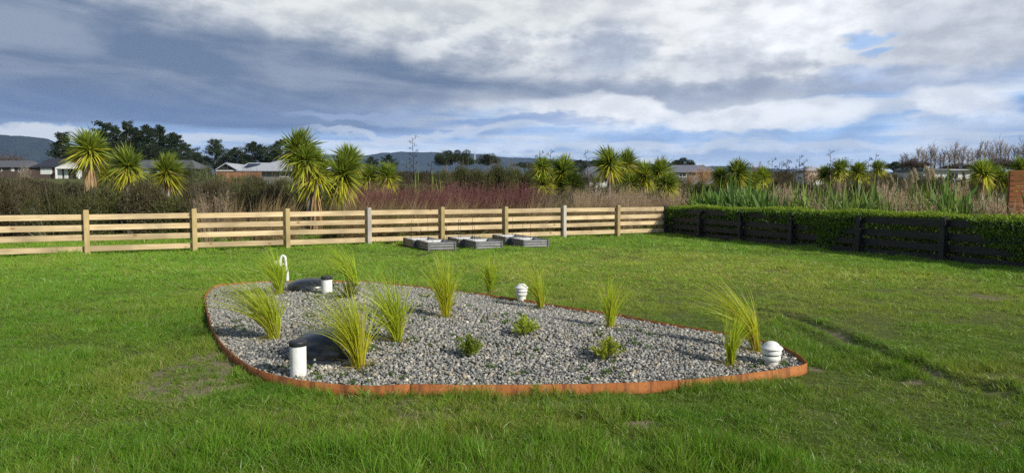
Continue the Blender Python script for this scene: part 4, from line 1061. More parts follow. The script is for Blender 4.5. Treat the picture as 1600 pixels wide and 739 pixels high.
# ------------------------------------------------------------------ shrubs, reeds, flax: one mesh set per kind, copied
def bush_meshes(kind, k, c0, c1, n=4200, lump=7, leaf=(0.035, 0.07), wid=0.03, fine=0.0, open_=0.0):
    """foliage about 1 m in radius and 1 m tall, with the stems that carry it"""
    rng = np.random.default_rng(sum(map(ord, kind)) * 7 + k)
    g = Geo(); s = Geo()
    cen = np.c_[rng.uniform(-0.62, 0.62, lump), rng.uniform(-0.62, 0.62, lump), rng.uniform(0.28, 0.74, lump)]
    rad = np.c_[rng.uniform(0.32, 0.50, lump), rng.uniform(0.32, 0.50, lump), rng.uniform(0.22, 0.36, lump)]
    w = rng.integers(0, lump, n); u = rng.normal(size=(n, 3)); u /= np.linalg.norm(u, axis=1, keepdims=True)
    rr = rng.uniform(0.45, 1.08, (n, 1)) ** 0.6
    P = cen[w] + u * rad[w] * rr
    P[:, 2] = np.abs(P[:, 2])
    low = rng.random(n) < 0.30; P[low, 2] *= rng.uniform(0.05, 0.9, low.sum())
    tone = rng.uniform(0.75, 1.25, (lump, 1))[w]
    leaves(g, rng, P, rng.uniform(*leaf, n), wid, ucol(rng, n, c0, c1) * tone, out=u * 0.6 + np.array([[0, 0, 0.5]]))
    m_ = 46
    w2 = rng.integers(0, lump, m_); b = cen[w2] * np.array([[0.25, 0.25, 0]]); tip = cen[w2] + rng.normal(0, 0.22, (m_, 3)) + np.array([[0, 0, 0.12]])
    mid = b * 0.45 + tip * 0.55 + rng.normal(0, 0.05, (m_, 3)) * [1, 1, 0.3]
    tubes(s, b, mid, 0.014, 0.009, (0.085, 0.065, 0.05)); tubes(s, mid, tip, 0.009, 0.003, (0.11, 0.085, 0.065))
    if fine:                                                    # feathery twig ends standing out of the outline
        q = int(fine); w3 = rng.integers(0, lump, q); u3 = rng.normal(size=(q, 3)); u3[:, 2] = np.abs(u3[:, 2]) + 0.4; u3 /= np.linalg.norm(u3, axis=1, keepdims=True)
        b3 = cen[w3] + u3 * rad[w3] * 0.7
        blades(g, rng, b3, u3 + rng.normal(0, .25, (q, 3)), np.c_[-0.15 * np.ones(q), np.zeros(q), np.zeros(q)], rng.uniform(0.14, 0.34, q), 0.010, ucol(rng, q, c0, c1), ucol(rng, q, c0, c1) * 1.25, 2)
    return g.mesh('foliage', M['leaf']), s.mesh('stems', M['bark'])
def reed_mesh(kind, k, n, c0, c1, spread, lean, W=0.012, heads_=None, S_=4, curl=0.3, lmin=0.55, prof='grass', r0=0.35):
    rng = np.random.default_rng(sum(map(ord, kind)) * 11 + k); g = Geo()
    a = rng.uniform(0, 2 * PI, n); r = r0 * rng.random(n) ** 0.5
    base = np.c_[np.cos(a) * r, np.sin(a) * r, np.zeros(n) - 0.02]
    s = rng.normal(0, spread, (n, 2)) + base[:, :2] * 0.6
    d = np.c_[s[:, 0] - lean * 0.4, s[:, 1], np.ones(n)]
    be = np.c_[s[:, 0] * 0.5 - lean * rng.uniform(0.3, 1.0, n), s[:, 1] * 0.5, -curl * rng.uniform(0.2, 1.0, n) * (0.3 + np.hypot(s[:, 0], s[:, 1]) + abs(lean) * 0.5)]
    L = rng.uniform(lmin, 1.08, n)
    blades(g, rng, base, d, be, L, W * rng.uniform(0.7, 1.3, n), ucol(rng, n, c0, c1) * 0.9, ucol(rng, n, c0, c1), S_, prof)
    zmax = np.percentile(g.V[0][:, 2].reshape(n, -1).max(1), 99.5 if prof == 'sword' else 95); g.V[0][:, 2] /= zmax
    if heads_:
        hc0, hc1, q, hl = heads_
        d2 = d / np.linalg.norm(d, axis=1, keepdims=True)
        P = (base + L[:, None] * (d2 + be)) / np.array([[1, 1, zmax]])
        pick = rng.choice(n, q)
        leaves(g, rng, P[pick] - rng.random((q, 1)) * 0.16 * d2[pick] + rng.normal(0, 0.012, (q, 3)), rng.uniform(hl * 0.6, hl * 1.4, q), hl * 0.30, ucol(rng, q, hc0, hc1), out=d2[pick] * 1.2 + np.array([[-lean, 0, 0]]))
    return g.mesh('leaves', M['flaxleaf' if prof == 'sword' else 'leaf'])
K = {}
K['scrub'] = [bush_meshes('scrub', k, (0.062, 0.058, 0.026), (0.120, 0.100, 0.050), 9500, 9, (0.035, 0.075), 0.027, 600) for k in range(4)]
K['olive'] = [bush_meshes('olive', k, (0.062, 0.075, 0.022), (0.118, 0.120, 0.040), 9500, 9, (0.035, 0.075), 0.027, 600) for k in range(3)]
K['green'] = [bush_meshes('green', k, (0.055, 0.095, 0.022), (0.11, 0.16, 0.04), 3600, 6, (0.04, 0.08), 0.035) for k in range(2)]
K['twig'] = [bush_meshes('twig', k, (0.13, 0.10, 0.075), (0.22, 0.17, 0.125), 1500, 7, (0.03, 0.06), 0.012, 900) for k in range(3)]
K['red'] = [reed_mesh('red', k, 900, (0.125, 0.044, 0.046), (0.225, 0.092, 0.092), 0.42, 0.10, 0.016, ((0.15, 0.055, 0.06), (0.26, 0.115, 0.115), 1700, 0.05), 3, 0.15, 0.45, r0=0.55) for k in range(4)]
K['tussock'] = [reed_mesh('tussock', k, 620, (0.27, 0.20, 0.10), (0.44, 0.34, 0.19), 0.42, -0.55, 0.013, None, 5, 0.75, r0=0.3) for k in range(4)]
K['olivetuss'] = [reed_mesh('olivetuss', k, 620, (0.17, 0.155, 0.055), (0.31, 0.265, 0.11), 0.42, -0.35, 0.013, None, 5, 0.7, r0=0.3) for k in range(3)]
K['tan'] = [reed_mesh('tan', k, 230, (0.34, 0.25, 0.16), (0.50, 0.39, 0.27), 0.20, 0.22, 0.013, ((0.34, 0.25, 0.19), (0.50, 0.39, 0.30), 900, 0.05), 3, 0.25, 0.6) for k in range(4)]
K['seed'] = [reed_mesh('seed', k, 120, (0.14, 0.17, 0.05), (0.28, 0.26, 0.11), 0.24, 0.15, 0.016, ((0.30, 0.215, 0.165), (0.56, 0.43, 0.35), 1500, 0.07), 3, 0.25, 0.6) for k in range(4)]
K['flax'] = [reed_mesh('flax', k, 260, (0.062, 0.140, 0.026), (0.165, 0.275, 0.060), 0.62, 0.05, 0.125, None, 6, 0.85, 0.55, 'sword', 0.22) for k in range(4)]
K['yflax'] = [reed_mesh('yflax', k, 140, (0.10, 0.15, 0.03), (0.23, 0.30, 0.06), 0.50, 0.05, 0.105, None, 6, 0.65, 0.55, 'sword', 0.22) for k in range(3)]
K['sflax'] = [reed_mesh('sflax', k, 240, (0.085, 0.150, 0.026), (0.225, 0.31, 0.065), 0.66, 0.05, 0.075, None, 6, 0.95, 0.5, 'sword', 0.25) for k in range(4)]
used = {}
def plant(kind, px, Y, top, wpx, label, group, cat, name, rng, floor=None):
    b = ground_at(px, Y) if floor is None else floor
    h = max(0.3, ztop(top, Y) - b.z); r = wpx / F * Y / 2
    k = rng.randrange(len(K[kind])); src = K[kind][k]
    if isinstance(src, tuple):
        if (kind, k) not in used:
            t = used[(kind, k)] = thing(name, label, cat, b, 0, group); link('foliage', src[0], t); link('stems', src[1], t)
        else:
            t = copy_tree(used[(kind, k)]); t.name = name; tag(t, label, cat, group); t.location = b
    else:
        t = tag(link(name, src, None, b), label, cat, group)
    t.rotation_euler = (0, 0, rng.uniform(-0.5, 0.5) if kind in ('tussock', 'olivetuss') else rng.uniform(0, 6.28)); t.scale = (r, r, h)
    return t
def fence_Y(px): return ray_on_line(px, fA, fdir)[0].y

def plant_left():
    rng = random.Random(3)
    # brown scrub straight behind the pale fence, two rows
    k = 0
    for px in range(-60, 470, 46):
        Y = fence_Y(px) + rng.uniform(4.6, 7.0)
        plant('scrub' if rng.random() < 0.58 else 'olive', px + rng.uniform(-12, 12), Y, rng.uniform(280, 303), rng.uniform(66, 112), 'dull brown scrub bush in front row behind the pale fence, ' + nth(k), 'front row of brown scrub behind the pale fence', 'scrub bush', 'scrub_bush', rng); k += 1
    k = 0
    for px in range(-40, 470, 52):
        Y = fence_Y(px) + rng.uniform(9.5, 12)
        plant('scrub' if rng.random() < 0.5 else 'olive', px + rng.uniform(-10, 10), Y, rng.uniform(269, 287), rng.uniform(70, 106), 'taller scrub bush in back row behind the pale fence, ' + nth(k), 'back row of scrub behind the pale fence', 'scrub bush', 'scrub_bush', rng); k += 1
    # grey green bushes round the brown timber wall
    for k, (px, top, w) in enumerate(((300, 266, 50), (322, 269, 44), (352, 267, 56), (388, 269, 60), (326, 260, 28))):
        plant('green', px, 44 + k, top, w, 'rounded green bush below the orange timber fence, ' + nth(sorted((300, 322, 352, 388, 326)).index(px)), 'green bushes before the orange timber fence', 'bush', 'green_bush', rng)
    for k, (px, top, w) in enumerate(((172, 270, 40), (212, 262, 36), (232, 266, 40), (246, 259, 34), (284, 259, 44), (302, 254, 38), (320, 258, 32))):
        plant('green' if k % 2 else 'olive', px, 70 + k, top, w, 'dark bush screening the long grey roofed house, ' + nth(k), 'bushes before the long grey roofed house', 'bush', 'dark_bush', rng)
    for k, (px, top) in enumerate(((405, 280), (420, 277), (436, 281), (452, 279), (466, 283))):
        plant('yflax', px, 42, top + 2, 40, 'pale green flax clump before pale roofed house, ' + nth(k), 'pale flax before the pale roofed house', 'flax', 'flax_plant', rng)
    for k, (px, top, w) in enumerate(((322, 300, 50), (345, 297, 40), (366, 304, 50), (400, 303, 60), (428, 301, 60), (452, 306, 44))):
        plant('tan' if k in (0, 1) else 'tussock', px, fence_Y(px) + 2.6, top, w, ('pale tall dry grass' if k in (0, 1) else 'brown windblown tussock') + ' behind the pale fence left of the many headed cabbage tree, ' + nth(k), 'dry grasses behind the pale fence', 'tall grass', 'dry_grass', rng)
    # brown tussocks under the cabbage trees and the red scrub
    k = 0
    for px in range(508, 930, 26):
        plant('tussock' if rng.random() < .6 else 'olivetuss', px + rng.uniform(-6, 6), fence_Y(px) + rng.uniform(1.4, 2.6), rng.uniform(301, 311), rng.uniform(60, 84), 'brown windblown tussock along the pale fence below the red scrub, ' + nth(k), 'brown tussocks along the pale fence', 'tussock', 'tussock', rng); k += 1
    k = 0
    for px in range(528, 850, 30):
        plant('red', px + rng.uniform(-6, 6), fence_Y(px) + rng.uniform(4.5, 6.0), rng.uniform(288, 296) - (6 if px > 700 else 0) * 0, rng.uniform(60, 80), 'reddish purple twiggy bush in front row behind the tussocks, ' + nth(k), 'front row of reddish scrub', 'red bush', 'red_bush', rng); k += 1
    k = 0
    for px in range(545, 850, 34):
        plant('red', px + rng.uniform(-6, 6), fence_Y(px) + rng.uniform(7.0, 8.5), rng.uniform(284, 291), rng.uniform(60, 80), 'reddish purple twiggy bush in back row behind the tussocks, ' + nth(k), 'back row of reddish scrub', 'red bush', 'red_bush', rng); k += 1
    k = 0
    for px in range(688, 845, 19):
        plant('olive', px + rng.uniform(-4, 4), 38 + rng.uniform(-1, 2), rng.uniform(250, 259) + (6 if px < 700 else 0), rng.uniform(52, 66), 'large olive green bush behind the red scrub, ' + nth(k), 'olive bushes behind the red scrub', 'bush', 'olive_bush', rng); k += 1
    for k, (px, top) in enumerate(((640, 268), (655, 264), (672, 266), (688, 272))):
        plant('yflax', px, 34, top, 40, 'upright yellow green flax behind the red scrub, ' + nth(k), 'yellow green flax behind the red scrub', 'flax', 'flax_plant', rng)
    for k, (px, top, w) in enumerate(((560, 280, 40), (625, 278, 44), (700, 276, 30), (677, 284, 30))):
        plant('scrub' if k != 2 else 'twig', px, 37, top, w, 'dark scrub between small cabbage trees and flax, ' + nth((0, 1, 3, 2)[k]), 'dark scrub behind the red scrub', 'scrub bush', 'scrub_bush', rng)
    # dark thicket between the cabbage tree groups
    for k, (px, top, w) in enumerate(((908, 264, 40), (921, 276, 40), (946, 284, 36), (963, 286, 44), (995, 292, 40), (1020, 294, 40), (1052, 290, 40))):
        plant('scrub' if k % 2 else 'olive', px, 36 + k * 0.3, top, w, 'dark scrub bush among the tall cabbage trees, ' + nth(k), 'dark scrub among the tall cabbage trees', 'scrub bush', 'scrub_bush', rng)
    for k, (px, top, w) in enumerate(((862, 299, 70), (885, 296, 70), (905, 300, 60))):
        plant('twig', px, fence_Y(px) + 5, top, w, 'pinkish brown feathery bush below the low cabbage trees, ' + nth(k), 'pinkish bushes below the low cabbage trees', 'bush', 'feathery_bush', rng)
    k = 0
    for px in range(905, 1062, 13):
        for dY, tp in ((2.2, 301), (4.4, 293)):
            plant('tan', px + rng.uniform(-5, 5), fence_Y(min(px, 1030)) + dY + rng.uniform(0, 1), tp + rng.uniform(-5, 5), rng.uniform(36, 54), 'pale tan tall grass behind the far corner of the fence, %s of the %s row' % (nth(k // 2), 'front' if dY < 3 else 'back'), 'pale tall grass behind the fence corner', 'tall grass', 'tall_grass', rng); k += 1
plant_left()

def plant_right():
    rng = random.Random(6)
    kn = -knorm
    L = (black_pts[-1] - black_pts[0]).length
    rows = ((1.75, 0.56, (296, 306), 'front'), (2.9, 0.64, (290, 300), 'second'), (4.2, 0.85, (285, 294), 'third'), (5.8, 1.0, (281, 290), 'fourth'), (8.4, 1.3, (277, 286), 'back'))
    for off, st, tops, rn in rows:
        k = 0; s = -0.4 - off * 0.25
        lst = []
        while s < L + 1.5:
            q = black_pts[0] + kdir * s + kn * (off + rng.uniform(-0.3, 0.3)); s += st * rng.uniform(0.75, 1.25)
            lst.append((CX + F * q.x / q.y, q.y))
        lst.sort()
        for px, Y in lst:
            if px > 1640: continue
            dark = px < 1210
            u = rng.random()
            kind = ('flax' if u < 0.8 else 'yflax') if (dark and off < 5) else ('sflax' if u < 0.55 else 'yflax' if u < 0.64 else 'flax' if u < 0.74 else 'seed')
            top = rng.uniform(*tops) + (14 if px > 1540 else 0) + (4 if kind == 'seed' else -5 if not dark else -7)
            top = max(min(top, 325), 279)
            w = rng.uniform(1.0, 1.35) * F / Y * (1.7 if kind != 'seed' else 0.95)
            nm = {'sflax': 'arching olive green flax clump', 'flax': 'dark green flax clump', 'yflax': 'light green flax clump', 'seed': 'brown seeding grass clump'}[kind]
            plant(kind, px, Y, top, w, '%s in the %s row behind the hedge, %s' % (nm, rn, nth(min(k, 29))), 'flax and grasses in the %s row behind the hedge' % rn, 'flax' if kind != 'seed' else 'tall grass', 'flax_plant' if kind != 'seed' else 'seeding_grass', rng); k += 1
    # scrub behind them
    for k, px in enumerate(range(1060, 1300, 24)):
        plant('olive' if k % 3 else 'scrub', px, 47 + rng.uniform(-2, 3), rng.uniform(276, 284), 54, 'low dark scrub behind the flax bed, ' + nth(k), 'low scrub behind the flax bed', 'scrub bush', 'scrub_bush', rng)
    for k, px in enumerate(range(1296, 1420, 22)):
        plant('twig' if k % 2 else 'scrub', px, 46 + rng.uniform(-2, 2), rng.uniform(272, 282), 56, 'brown scrub below the right flower stalks, ' + nth(k), 'brown scrub below the right flower stalks', 'scrub bush', 'scrub_bush', rng)
    for k, (px, top, w) in enumerate(((1425, 266, 50), (1447, 264, 50), (1470, 266, 50), (1492, 270, 44), (1512, 276, 40), (1548, 290, 50), (1585, 292, 50))):
        plant('olive', px, 50 + k * 0.4, top, w, 'dark green bush before the white shed and bare poplars, ' + nth(k), 'dark bushes before the white shed', 'bush', 'dark_bush', rng)
    # pale toetoe plumes
    st = Geo(); r2 = np.random.default_rng(71)
    P0 = np.zeros((1, 3)); tubes(st, P0, [[0.02, 0, 0.55]], 0.010, 0.008, (0.36, 0.29, 0.17)); tubes(st, [[0.02, 0, 0.55]], [[-0.02, 0, 0.8]], 0.008, 0.004, (0.36, 0.29, 0.17))
    pl = Geo(); n = 420; t = r2.random(n); leaves(pl, r2, np.c_[0.01 - 0.05 * t ** 2 + r2.normal(0, 0.014, n) * (1.15 - t), r2.normal(0, 0.014, n) * (1.15 - t), 0.78 + 0.22 * t], r2.uniform(0.025, 0.05, n), 0.008, ucol(r2, n, (0.42, 0.34, 0.24), (0.58, 0.50, 0.38)), out=np.array([[-0.5, 0, 0.7]]))
    sm_, pm_ = st.mesh('stem', M['dryleaf']), pl.mesh('plume', M['dryleaf']); proto = None
    for k, (px, top) in enumerate(((1402, 272), (1421, 268), (1437, 263), (1452, 259), (1459, 262), (1468, 261), (1477, 274), (1505, 268), (1512, 280), (1534, 272), (1420, 280), (1497, 286))):
        Y = 33 + rng.uniform(0, 6); b = ground_at(px, Y); h = ztop(top, Y) - b.z
        lab = 'pale feathery plume on a tall stem behind the flax, ' + nth(sorted((1402, 1421, 1437, 1452, 1459, 1468, 1477, 1505, 1512, 1534, 1420, 1497)).index(px))
        if proto is None: o = proto = thing('plume_grass', lab, 'plume grass', b, 0, 'pale plumes behind the flax'); link('stem', sm_, o); link('plume', pm_, o)
        else: o = copy_tree(proto); o['label'] = lab; o.location = b
        o.scale = (h * 0.8, h * 0.8, h); o.rotation_euler = (0, rng.uniform(-0.12, 0.05), rng.uniform(-0.8, 0.8))
    # dark flax flower stalks
    lst = [(648, 215, 34), (641, 252, 34), (668, 250, 34), (842, 236, 33), (855, 233, 33), (922, 234, 36), (1206, 248, 33), (1214, 254, 33), (1221, 258, 34), (1226, 252, 33), (1230, 249, 34), (1240, 258, 33), (1247, 243, 34), (1258, 250, 33), (1232, 262, 33), (1253, 262, 34), (1297, 252, 36), (1302, 234, 36), (1322, 246, 36), (1328, 252, 36), (1352, 245, 36), (1361, 240, 36), (1376, 252, 37)]
    for k, (px, top, Y) in enumerate(lst):
        r3 = np.random.default_rng(800 + k); b = ground_at(px, Y); h = ztop(top, Y) - b.z
        s_ = Geo(); pd = Geo(); ln = r3.uniform(-0.12, 0.12)
        pts = np.array([[ln * t ** 2 * h * 0.6, 0, t * h] for t in np.linspace(0, 1, 7)])
        tubes(s_, pts[:-1], pts[1:], np.linspace(0.03, 0.014, 6), np.linspace(0.027, 0.010, 6), (0.055, 0.04, 0.032))
        nb = 8 if k else 12
        for j in range(nb):
            t = 0.58 + 0.42 * j / nb; p = np.array([ln * t ** 2 * h * 0.6, 0, t * h]); sdn = 1 if j % 2 else -1
            q = p + np.array([sdn * r3.uniform(0.10, 0.20) * (1.3 - 0.6 * t), r3.uniform(-.1, .1), r3.uniform(0.05, 0.14)])
            tubes(s_, [p], [q], 0.010, 0.007, (0.06, 0.045, 0.035))
            m_ = 9; leaves(pd, r3, q + r3.normal(0, 0.035, (m_, 3)), r3.uniform(0.07, 0.12, m_), 0.028, ucol(r3, m_, (0.03, 0.022, 0.02), (0.075, 0.05, 0.04)), out=np.array([[sdn * 0.5, 0, 0.8]]), spread=0.6)
        where = 'tallest dark flax flower stalk standing alone behind the red scrub' if k == 0 else 'dark flax flower stalk %s, %s' % ('behind the red scrub' if px < 700 else 'behind low cabbage trees' if px < 930 else 'in the cluster mid right' if px < 1280 else 'among dark cabbage trees', nth(sorted(a for a, _, _ in lst if (a < 700) == (px < 700) and (a < 930) == (px < 930) and (a < 1280) == (px < 1280)).index(px)))
        t_ = thing('flower_stalk', where, 'flower stalk', b, 0, 'dark flax flower stalks')
        link('stem', s_.mesh('stem', M['dryleaf']), t_); link('pods', pd.mesh('pods', M['dryleaf']), t_)
plant_right()

# ------------------------------------------------------------------ far trees
def conifer_meshes(k, style):
    rng = np.random.default_rng(900 + k * 13 + len(style)); g = Geo(); s = Geo()
    lean = rng.uniform(-0.03, 0.03)
    tubes(s, [[0, 0, -0.02]], [[lean, 0, 0.96]], 0.022, 0.004, (0.10, 0.08, 0.065), 6)
    if style == 'tall':  nb = 80; lo = 0.10
    elif style == 'open': nb = 46; lo = 0.28
    else: nb = 75; lo = 0.18
    for i in range(nb):
        t = lo + (1 - lo) * (i + rng.random()) / nb
        if style == 'tall': Lb = 0.30 * (1 - 0.78 * (t - lo) / (1 - lo)) * rng.uniform(0.55, 1.2)
        elif style == 'open': Lb = 0.24 * (1 - 0.6 * (t - lo) / (1 - lo)) * rng.uniform(0.4, 1.35)
        else:
            q = (t - lo) / (1 - lo); Lb = 0.62 * math.sin(PI * min(1, 0.30 + 0.66 * q)) * rng.uniform(0.55, 1.1)
        a = rng.uniform(0, 2 * PI); up = rng.uniform(0.05, 0.55) if style != 'broad' else rng.uniform(0.05, 0.4)
        b = np.array([lean * t, 0, t * 0.97]); d = np.array([math.cos(a), math.sin(a), up]); tip = b + d * Lb
        tip[2] = min(tip[2], 1.03)
        tubes(s, [b], [tip], 0.006, 0.002, (0.09, 0.075, 0.06))
        m_ = int(115 * (0.5 + Lb * 2.4)); u = rng.uniform(0.30, 1.08, (m_, 1)) ** 0.8
        P = b + (tip - b) * u + rng.normal(0, 0.020 + 0.045 * Lb, (m_, 3)) * np.array([[1, 1, 0.62]])
        leaves(g, rng, P, rng.uniform(0.020, 0.042, m_), 0.019, ucol(rng, m_, (0.014, 0.027, 0.011), (0.036, 0.055, 0.020)) * rng.uniform(0.8, 1.25), out=d[None] * 0.5 + np.array([[0, 0, 0.5]]))
    return g.mesh('crown', M['needle']), s.mesh('trunk', M['bark'])
def round_tree_meshes(k, c0, c1, n=10000):
    rng = np.random.default_rng(950 + k); g = Geo(); s = Geo(); lump = 16
    a = rng.uniform(0, 2 * PI, lump); q = rng.random(lump)
    cen = np.c_[np.cos(a) * 0.36 * q ** .5, np.sin(a) * 0.36 * q ** .5, 0.50 + 0.36 * rng.random(lump) * (1.1 - q * .6)]
    rad = rng.uniform(0.09, 0.17, (lump, 1)) * np.array([[1.15, 1.15, 0.8]])
    w = rng.integers(0, lump, n); u = rng.normal(size=(n, 3)); u /= np.linalg.norm(u, axis=1, keepdims=True)
    P = cen[w] + u * rad[w] * rng.uniform(0.5, 1.08, (n, 1))
    leaves(g, rng, P, rng.uniform(0.018, 0.036, n), 0.017, ucol(rng, n, c0, c1) * rng.uniform(0.8, 1.25, (lump, 1))[w], out=u * 0.6 + np.array([[0, 0, .4]]))
    tubes(s, [[0, 0, -0.02]], [[0.01, 0, 0.42]], 0.024, 0.016, (0.10, 0.085, 0.07), 6)
    tubes(s, np.tile([[0.01, 0, 0.40]], (lump, 1)), cen, 0.010, 0.004, (0.10, 0.085, 0.07))
    return g.mesh('crown', M['needle']), s.mesh('trunk', M['bark'])
def bare_tree_meshes(k, style, col):
    rng = np.random.default_rng(970 + k); s = Geo(); g = Geo(); c_ = np.array(col)
    if style == 'poplar':
        tubes(s, [[0, 0, -0.02]], [[rng.uniform(-.02, .02), 0, 1.0]], 0.014, 0.002, c_, 5)
        n = 40; z = rng.uniform(0.10, 0.85, n); a = rng.uniform(0, 2 * PI, n); r = rng.uniform(0.05, 0.16, n) * (1.1 - z * 0.6)
        b = np.c_[np.zeros(n), np.zeros(n), z]; tip = np.c_[np.cos(a) * r, np.sin(a) * r, z + rng.uniform(0.12, 0.30, n)]
        tubes(g, b, tip, 0.005, 0.0015, c_)
        m_ = 170; w = rng.integers(0, n, m_); bb = b[w] + (tip[w] - b[w]) * rng.uniform(0.3, 0.9, (m_, 1)); tubes(g, bb, bb + np.c_[rng.normal(0, 0.030, m_), rng.normal(0, 0.030, m_), rng.uniform(0.06, 0.16, m_)], 0.0018, 0.001, c_ * 1.1)
    else:
        tubes(s, [[0, 0, -0.02]], [[0.02, 0, 0.30]], 0.030, 0.022, c_ * 0.7, 6)
        n = 34; a = rng.uniform(0, 2 * PI, n); tl = rng.uniform(0.2, 1.15, n)
        b = np.tile([[0.02, 0, 0.27]], (n, 1)); tip = b + np.c_[np.cos(a) * np.sin(tl) * .5, np.sin(a) * np.sin(tl) * .5, np.cos(tl) * 0.62] * rng.uniform(0.6, 1.1, (n, 1))
        tubes(g, b, tip, 0.009, 0.003, c_ * 0.85)
        m_ = 900; w = rng.integers(0, n, m_); bb = b[w] + (tip[w] - b[w]) * rng.uniform(0.35, 1.0, (m_, 1)); dd = rng.normal(0, 0.055, (m_, 3)); dd[:, 2] = np.abs(dd[:, 2]) * 1.3
        tubes(g, bb, bb + dd, 0.003, 0.0012, c_ * rng.uniform(0.85, 1.2, (1, 1))[0])
    return g.mesh('branches', M['dryleaf']), s.mesh('trunk', M['dryleaf'])
def plant_far_trees():
    rng = random.Random(14)
    T_ = {'tall': [conifer_meshes(k, 'tall') for k in range(3)], 'open': [conifer_meshes(k, 'open') for k in range(2)], 'broad': [conifer_meshes(k, 'broad') for k in range(3)],
          'round': [round_tree_meshes(k, (0.022, 0.034, 0.015), (0.05, 0.065, 0.026)) for k in range(2)], 'brown': [round_tree_meshes(5, (0.075, 0.055, 0.045), (0.13, 0.10, 0.08))],
          'poplar': [bare_tree_meshes(k, 'poplar', (0.30, 0.25, 0.21)) for k in range(4)], 'willow': [bare_tree_meshes(20 + k, 'willow', (0.44, 0.27, 0.14)) for k in range(2)],
          'bare': [bare_tree_meshes(30, 'willow', (0.16, 0.125, 0.11))], 'blossom': [bare_tree_meshes(31, 'willow', (0.44, 0.38, 0.30))]}
    protos = {}
    def put(kind, px, Y, top, wpx, name, label, group, cat='tree'):
        b = ground_at(px, Y); h = ztop(top, Y) - b.z
        k = rng.randrange(len(T_[kind])); cr, tk = T_[kind][k]
        if (kind, k) not in protos:
            t = protos[(kind, k)] = thing(name, label, cat, b, 0, group); link('crown', cr, t); link('trunk', tk, t)
        else: t = copy_tree(protos[(kind, k)]); t.name = name; t['label'] = label; t['category'] = cat; t['group'] = group; t.location = b
        nat = {'tall': 0.5, 'open': 0.42, 'broad': 1.1, 'round': 0.95, 'brown': .95, 'poplar': 0.2, 'willow': 1.05, 'bare': 1.05, 'blossom': 1.05}[kind]
        w = wpx / F * Y / nat
        t.scale = (w, w, h); t.rotation_euler.z = rng.uniform(0, 6.28)
    G = 'dark conifers behind the left houses'
    for a in ((100, 195, 208, 40, 'tall', 'dark conifer between the hill and the tallest lone cabbage tree'), (168, 190, 192, 40, 'open', 'open branched tall pine with sky showing through, right of tallest cabbage tree'),
              (181, 200, 199, 30, 'open', 'thin open pine beside the tall open branched one'), (202, 195, 191, 36, 'tall', 'tallest dark conifer at the left of the dense conifer group'),
              (216, 200, 200, 34, 'tall', 'dark conifer second in the dense group'), (233, 196, 196, 40, 'tall', 'dark conifer in the middle of the dense group'),
              (252, 200, 198, 40, 'tall', 'dark conifer right of the middle in the dense group'), (274, 196, 208, 42, 'tall', 'sloping dark conifer near the right of the dense group'),
              (290, 190, 224, 44, 'broad', 'broad dark conifer stepping down at the right of the dense group'), (308, 188, 238, 34, 'broad', 'lowest dark conifer at the right end of the dense group'),
              (242, 185, 226, 60, 'broad', 'broad dark conifer low in the middle of the dense group'),
              (337, 180, 218, 40, 'broad', 'dark conifer standing apart right of the dense group'), (370, 178, 231, 46, 'broad', 'flat topped dark conifer over the dark gabled house'),
              (400, 176, 222, 54, 'broad', 'widest flat topped dark conifer behind the pale roof'), (422, 180, 240, 30, 'broad', 'small dark conifer at the right of the flat topped ones'),
              (443, 172, 218, 50, 'broad', 'dark conifer half hidden behind the tallest many headed cabbage tree')):
        px, Y, top, w, kind, lab = a; put(kind, px, Y, top, w, 'conifer', lab, G)
    G = 'far dark trees on the skyline'
    for px, Y, top, w, kind, lab in ((580, 260, 245, 26, 'broad', 'small umbrella shaped far tree left of its pair'), (608, 260, 242, 28, 'broad', 'small umbrella shaped far tree right of its pair'),
              (698, 170, 232, 44, 'round', 'rounded dark tree, left half of the big pair over the olive bushes'), (722, 172, 231, 44, 'round', 'rounded dark tree, right half of the big pair over the olive bushes'), (763, 176, 236, 40, 'round', 'smaller rounded dark tree right of the big pair'),
              (905, 190, 250, 40, 'broad', 'low dark far tree left of the small grey roof'), (930, 195, 250, 40, 'broad', 'low dark far tree above the small grey roof'),
              (1068, 150, 244, 40, 'round', 'dark rounded tree behind the orange bare tree'), (1058, 155, 250, 26, 'broad', 'small dark tree left of the orange bare tree'), (1395, 150, 249, 30, 'round', 'small dark round tree right of the flower stalks'),
              (1428, 150, 247, 44, 'brown', 'brownish round tree left of the bare poplars'), (1500, 160, 254, 60, 'brown', 'brown tree mass below the bare poplars behind the shed'), (1560, 165, 246, 70, 'brown', 'brown tree mass below the bare poplars at the right'), (1600, 165, 248, 60, 'brown', 'brown tree mass at the right edge below the poplars'),
              (820, 230, 252, 40, 'round', 'far tree peeping over the right end of the olive bushes')):
        put(kind, px, Y, top, w, 'tree', lab, G)
    px = 1408; k = 0
    while px < 1625:
        put('poplar', px, 200 + rng.uniform(-6, 6), 236 - 10 * sstep(1420, 1600, px) + rng.uniform(-8, 9) + (12 if px < 1425 else 0), rng.uniform(13, 19), 'poplar', 'bare leafless poplar in the far row, ' + nth(k), 'row of bare poplars'); k += 1; px += rng.uniform(5.0, 8.5)
    for px, Y, top, w, lab in ((1078, 75, 262, 30, 'small orange leafless tree at the left of the pair'), (1098, 76, 249, 46, 'wide orange leafless tree before a low grey roof'), (1268, 78, 253, 44, 'orange leafless tree behind the dark flower stalks'), (1180, 90, 250, 44, 'thin pale leafless tree above the small cabbage trees')):
        put('willow', px, Y, top, w, 'bare_tree', lab, 'orange leafless trees', 'bare tree')
    put('blossom', 40, 70, 250, 26, 'bare_tree', 'small pale leafless tree in front of the far left house', 'orange leafless trees', 'bare tree')
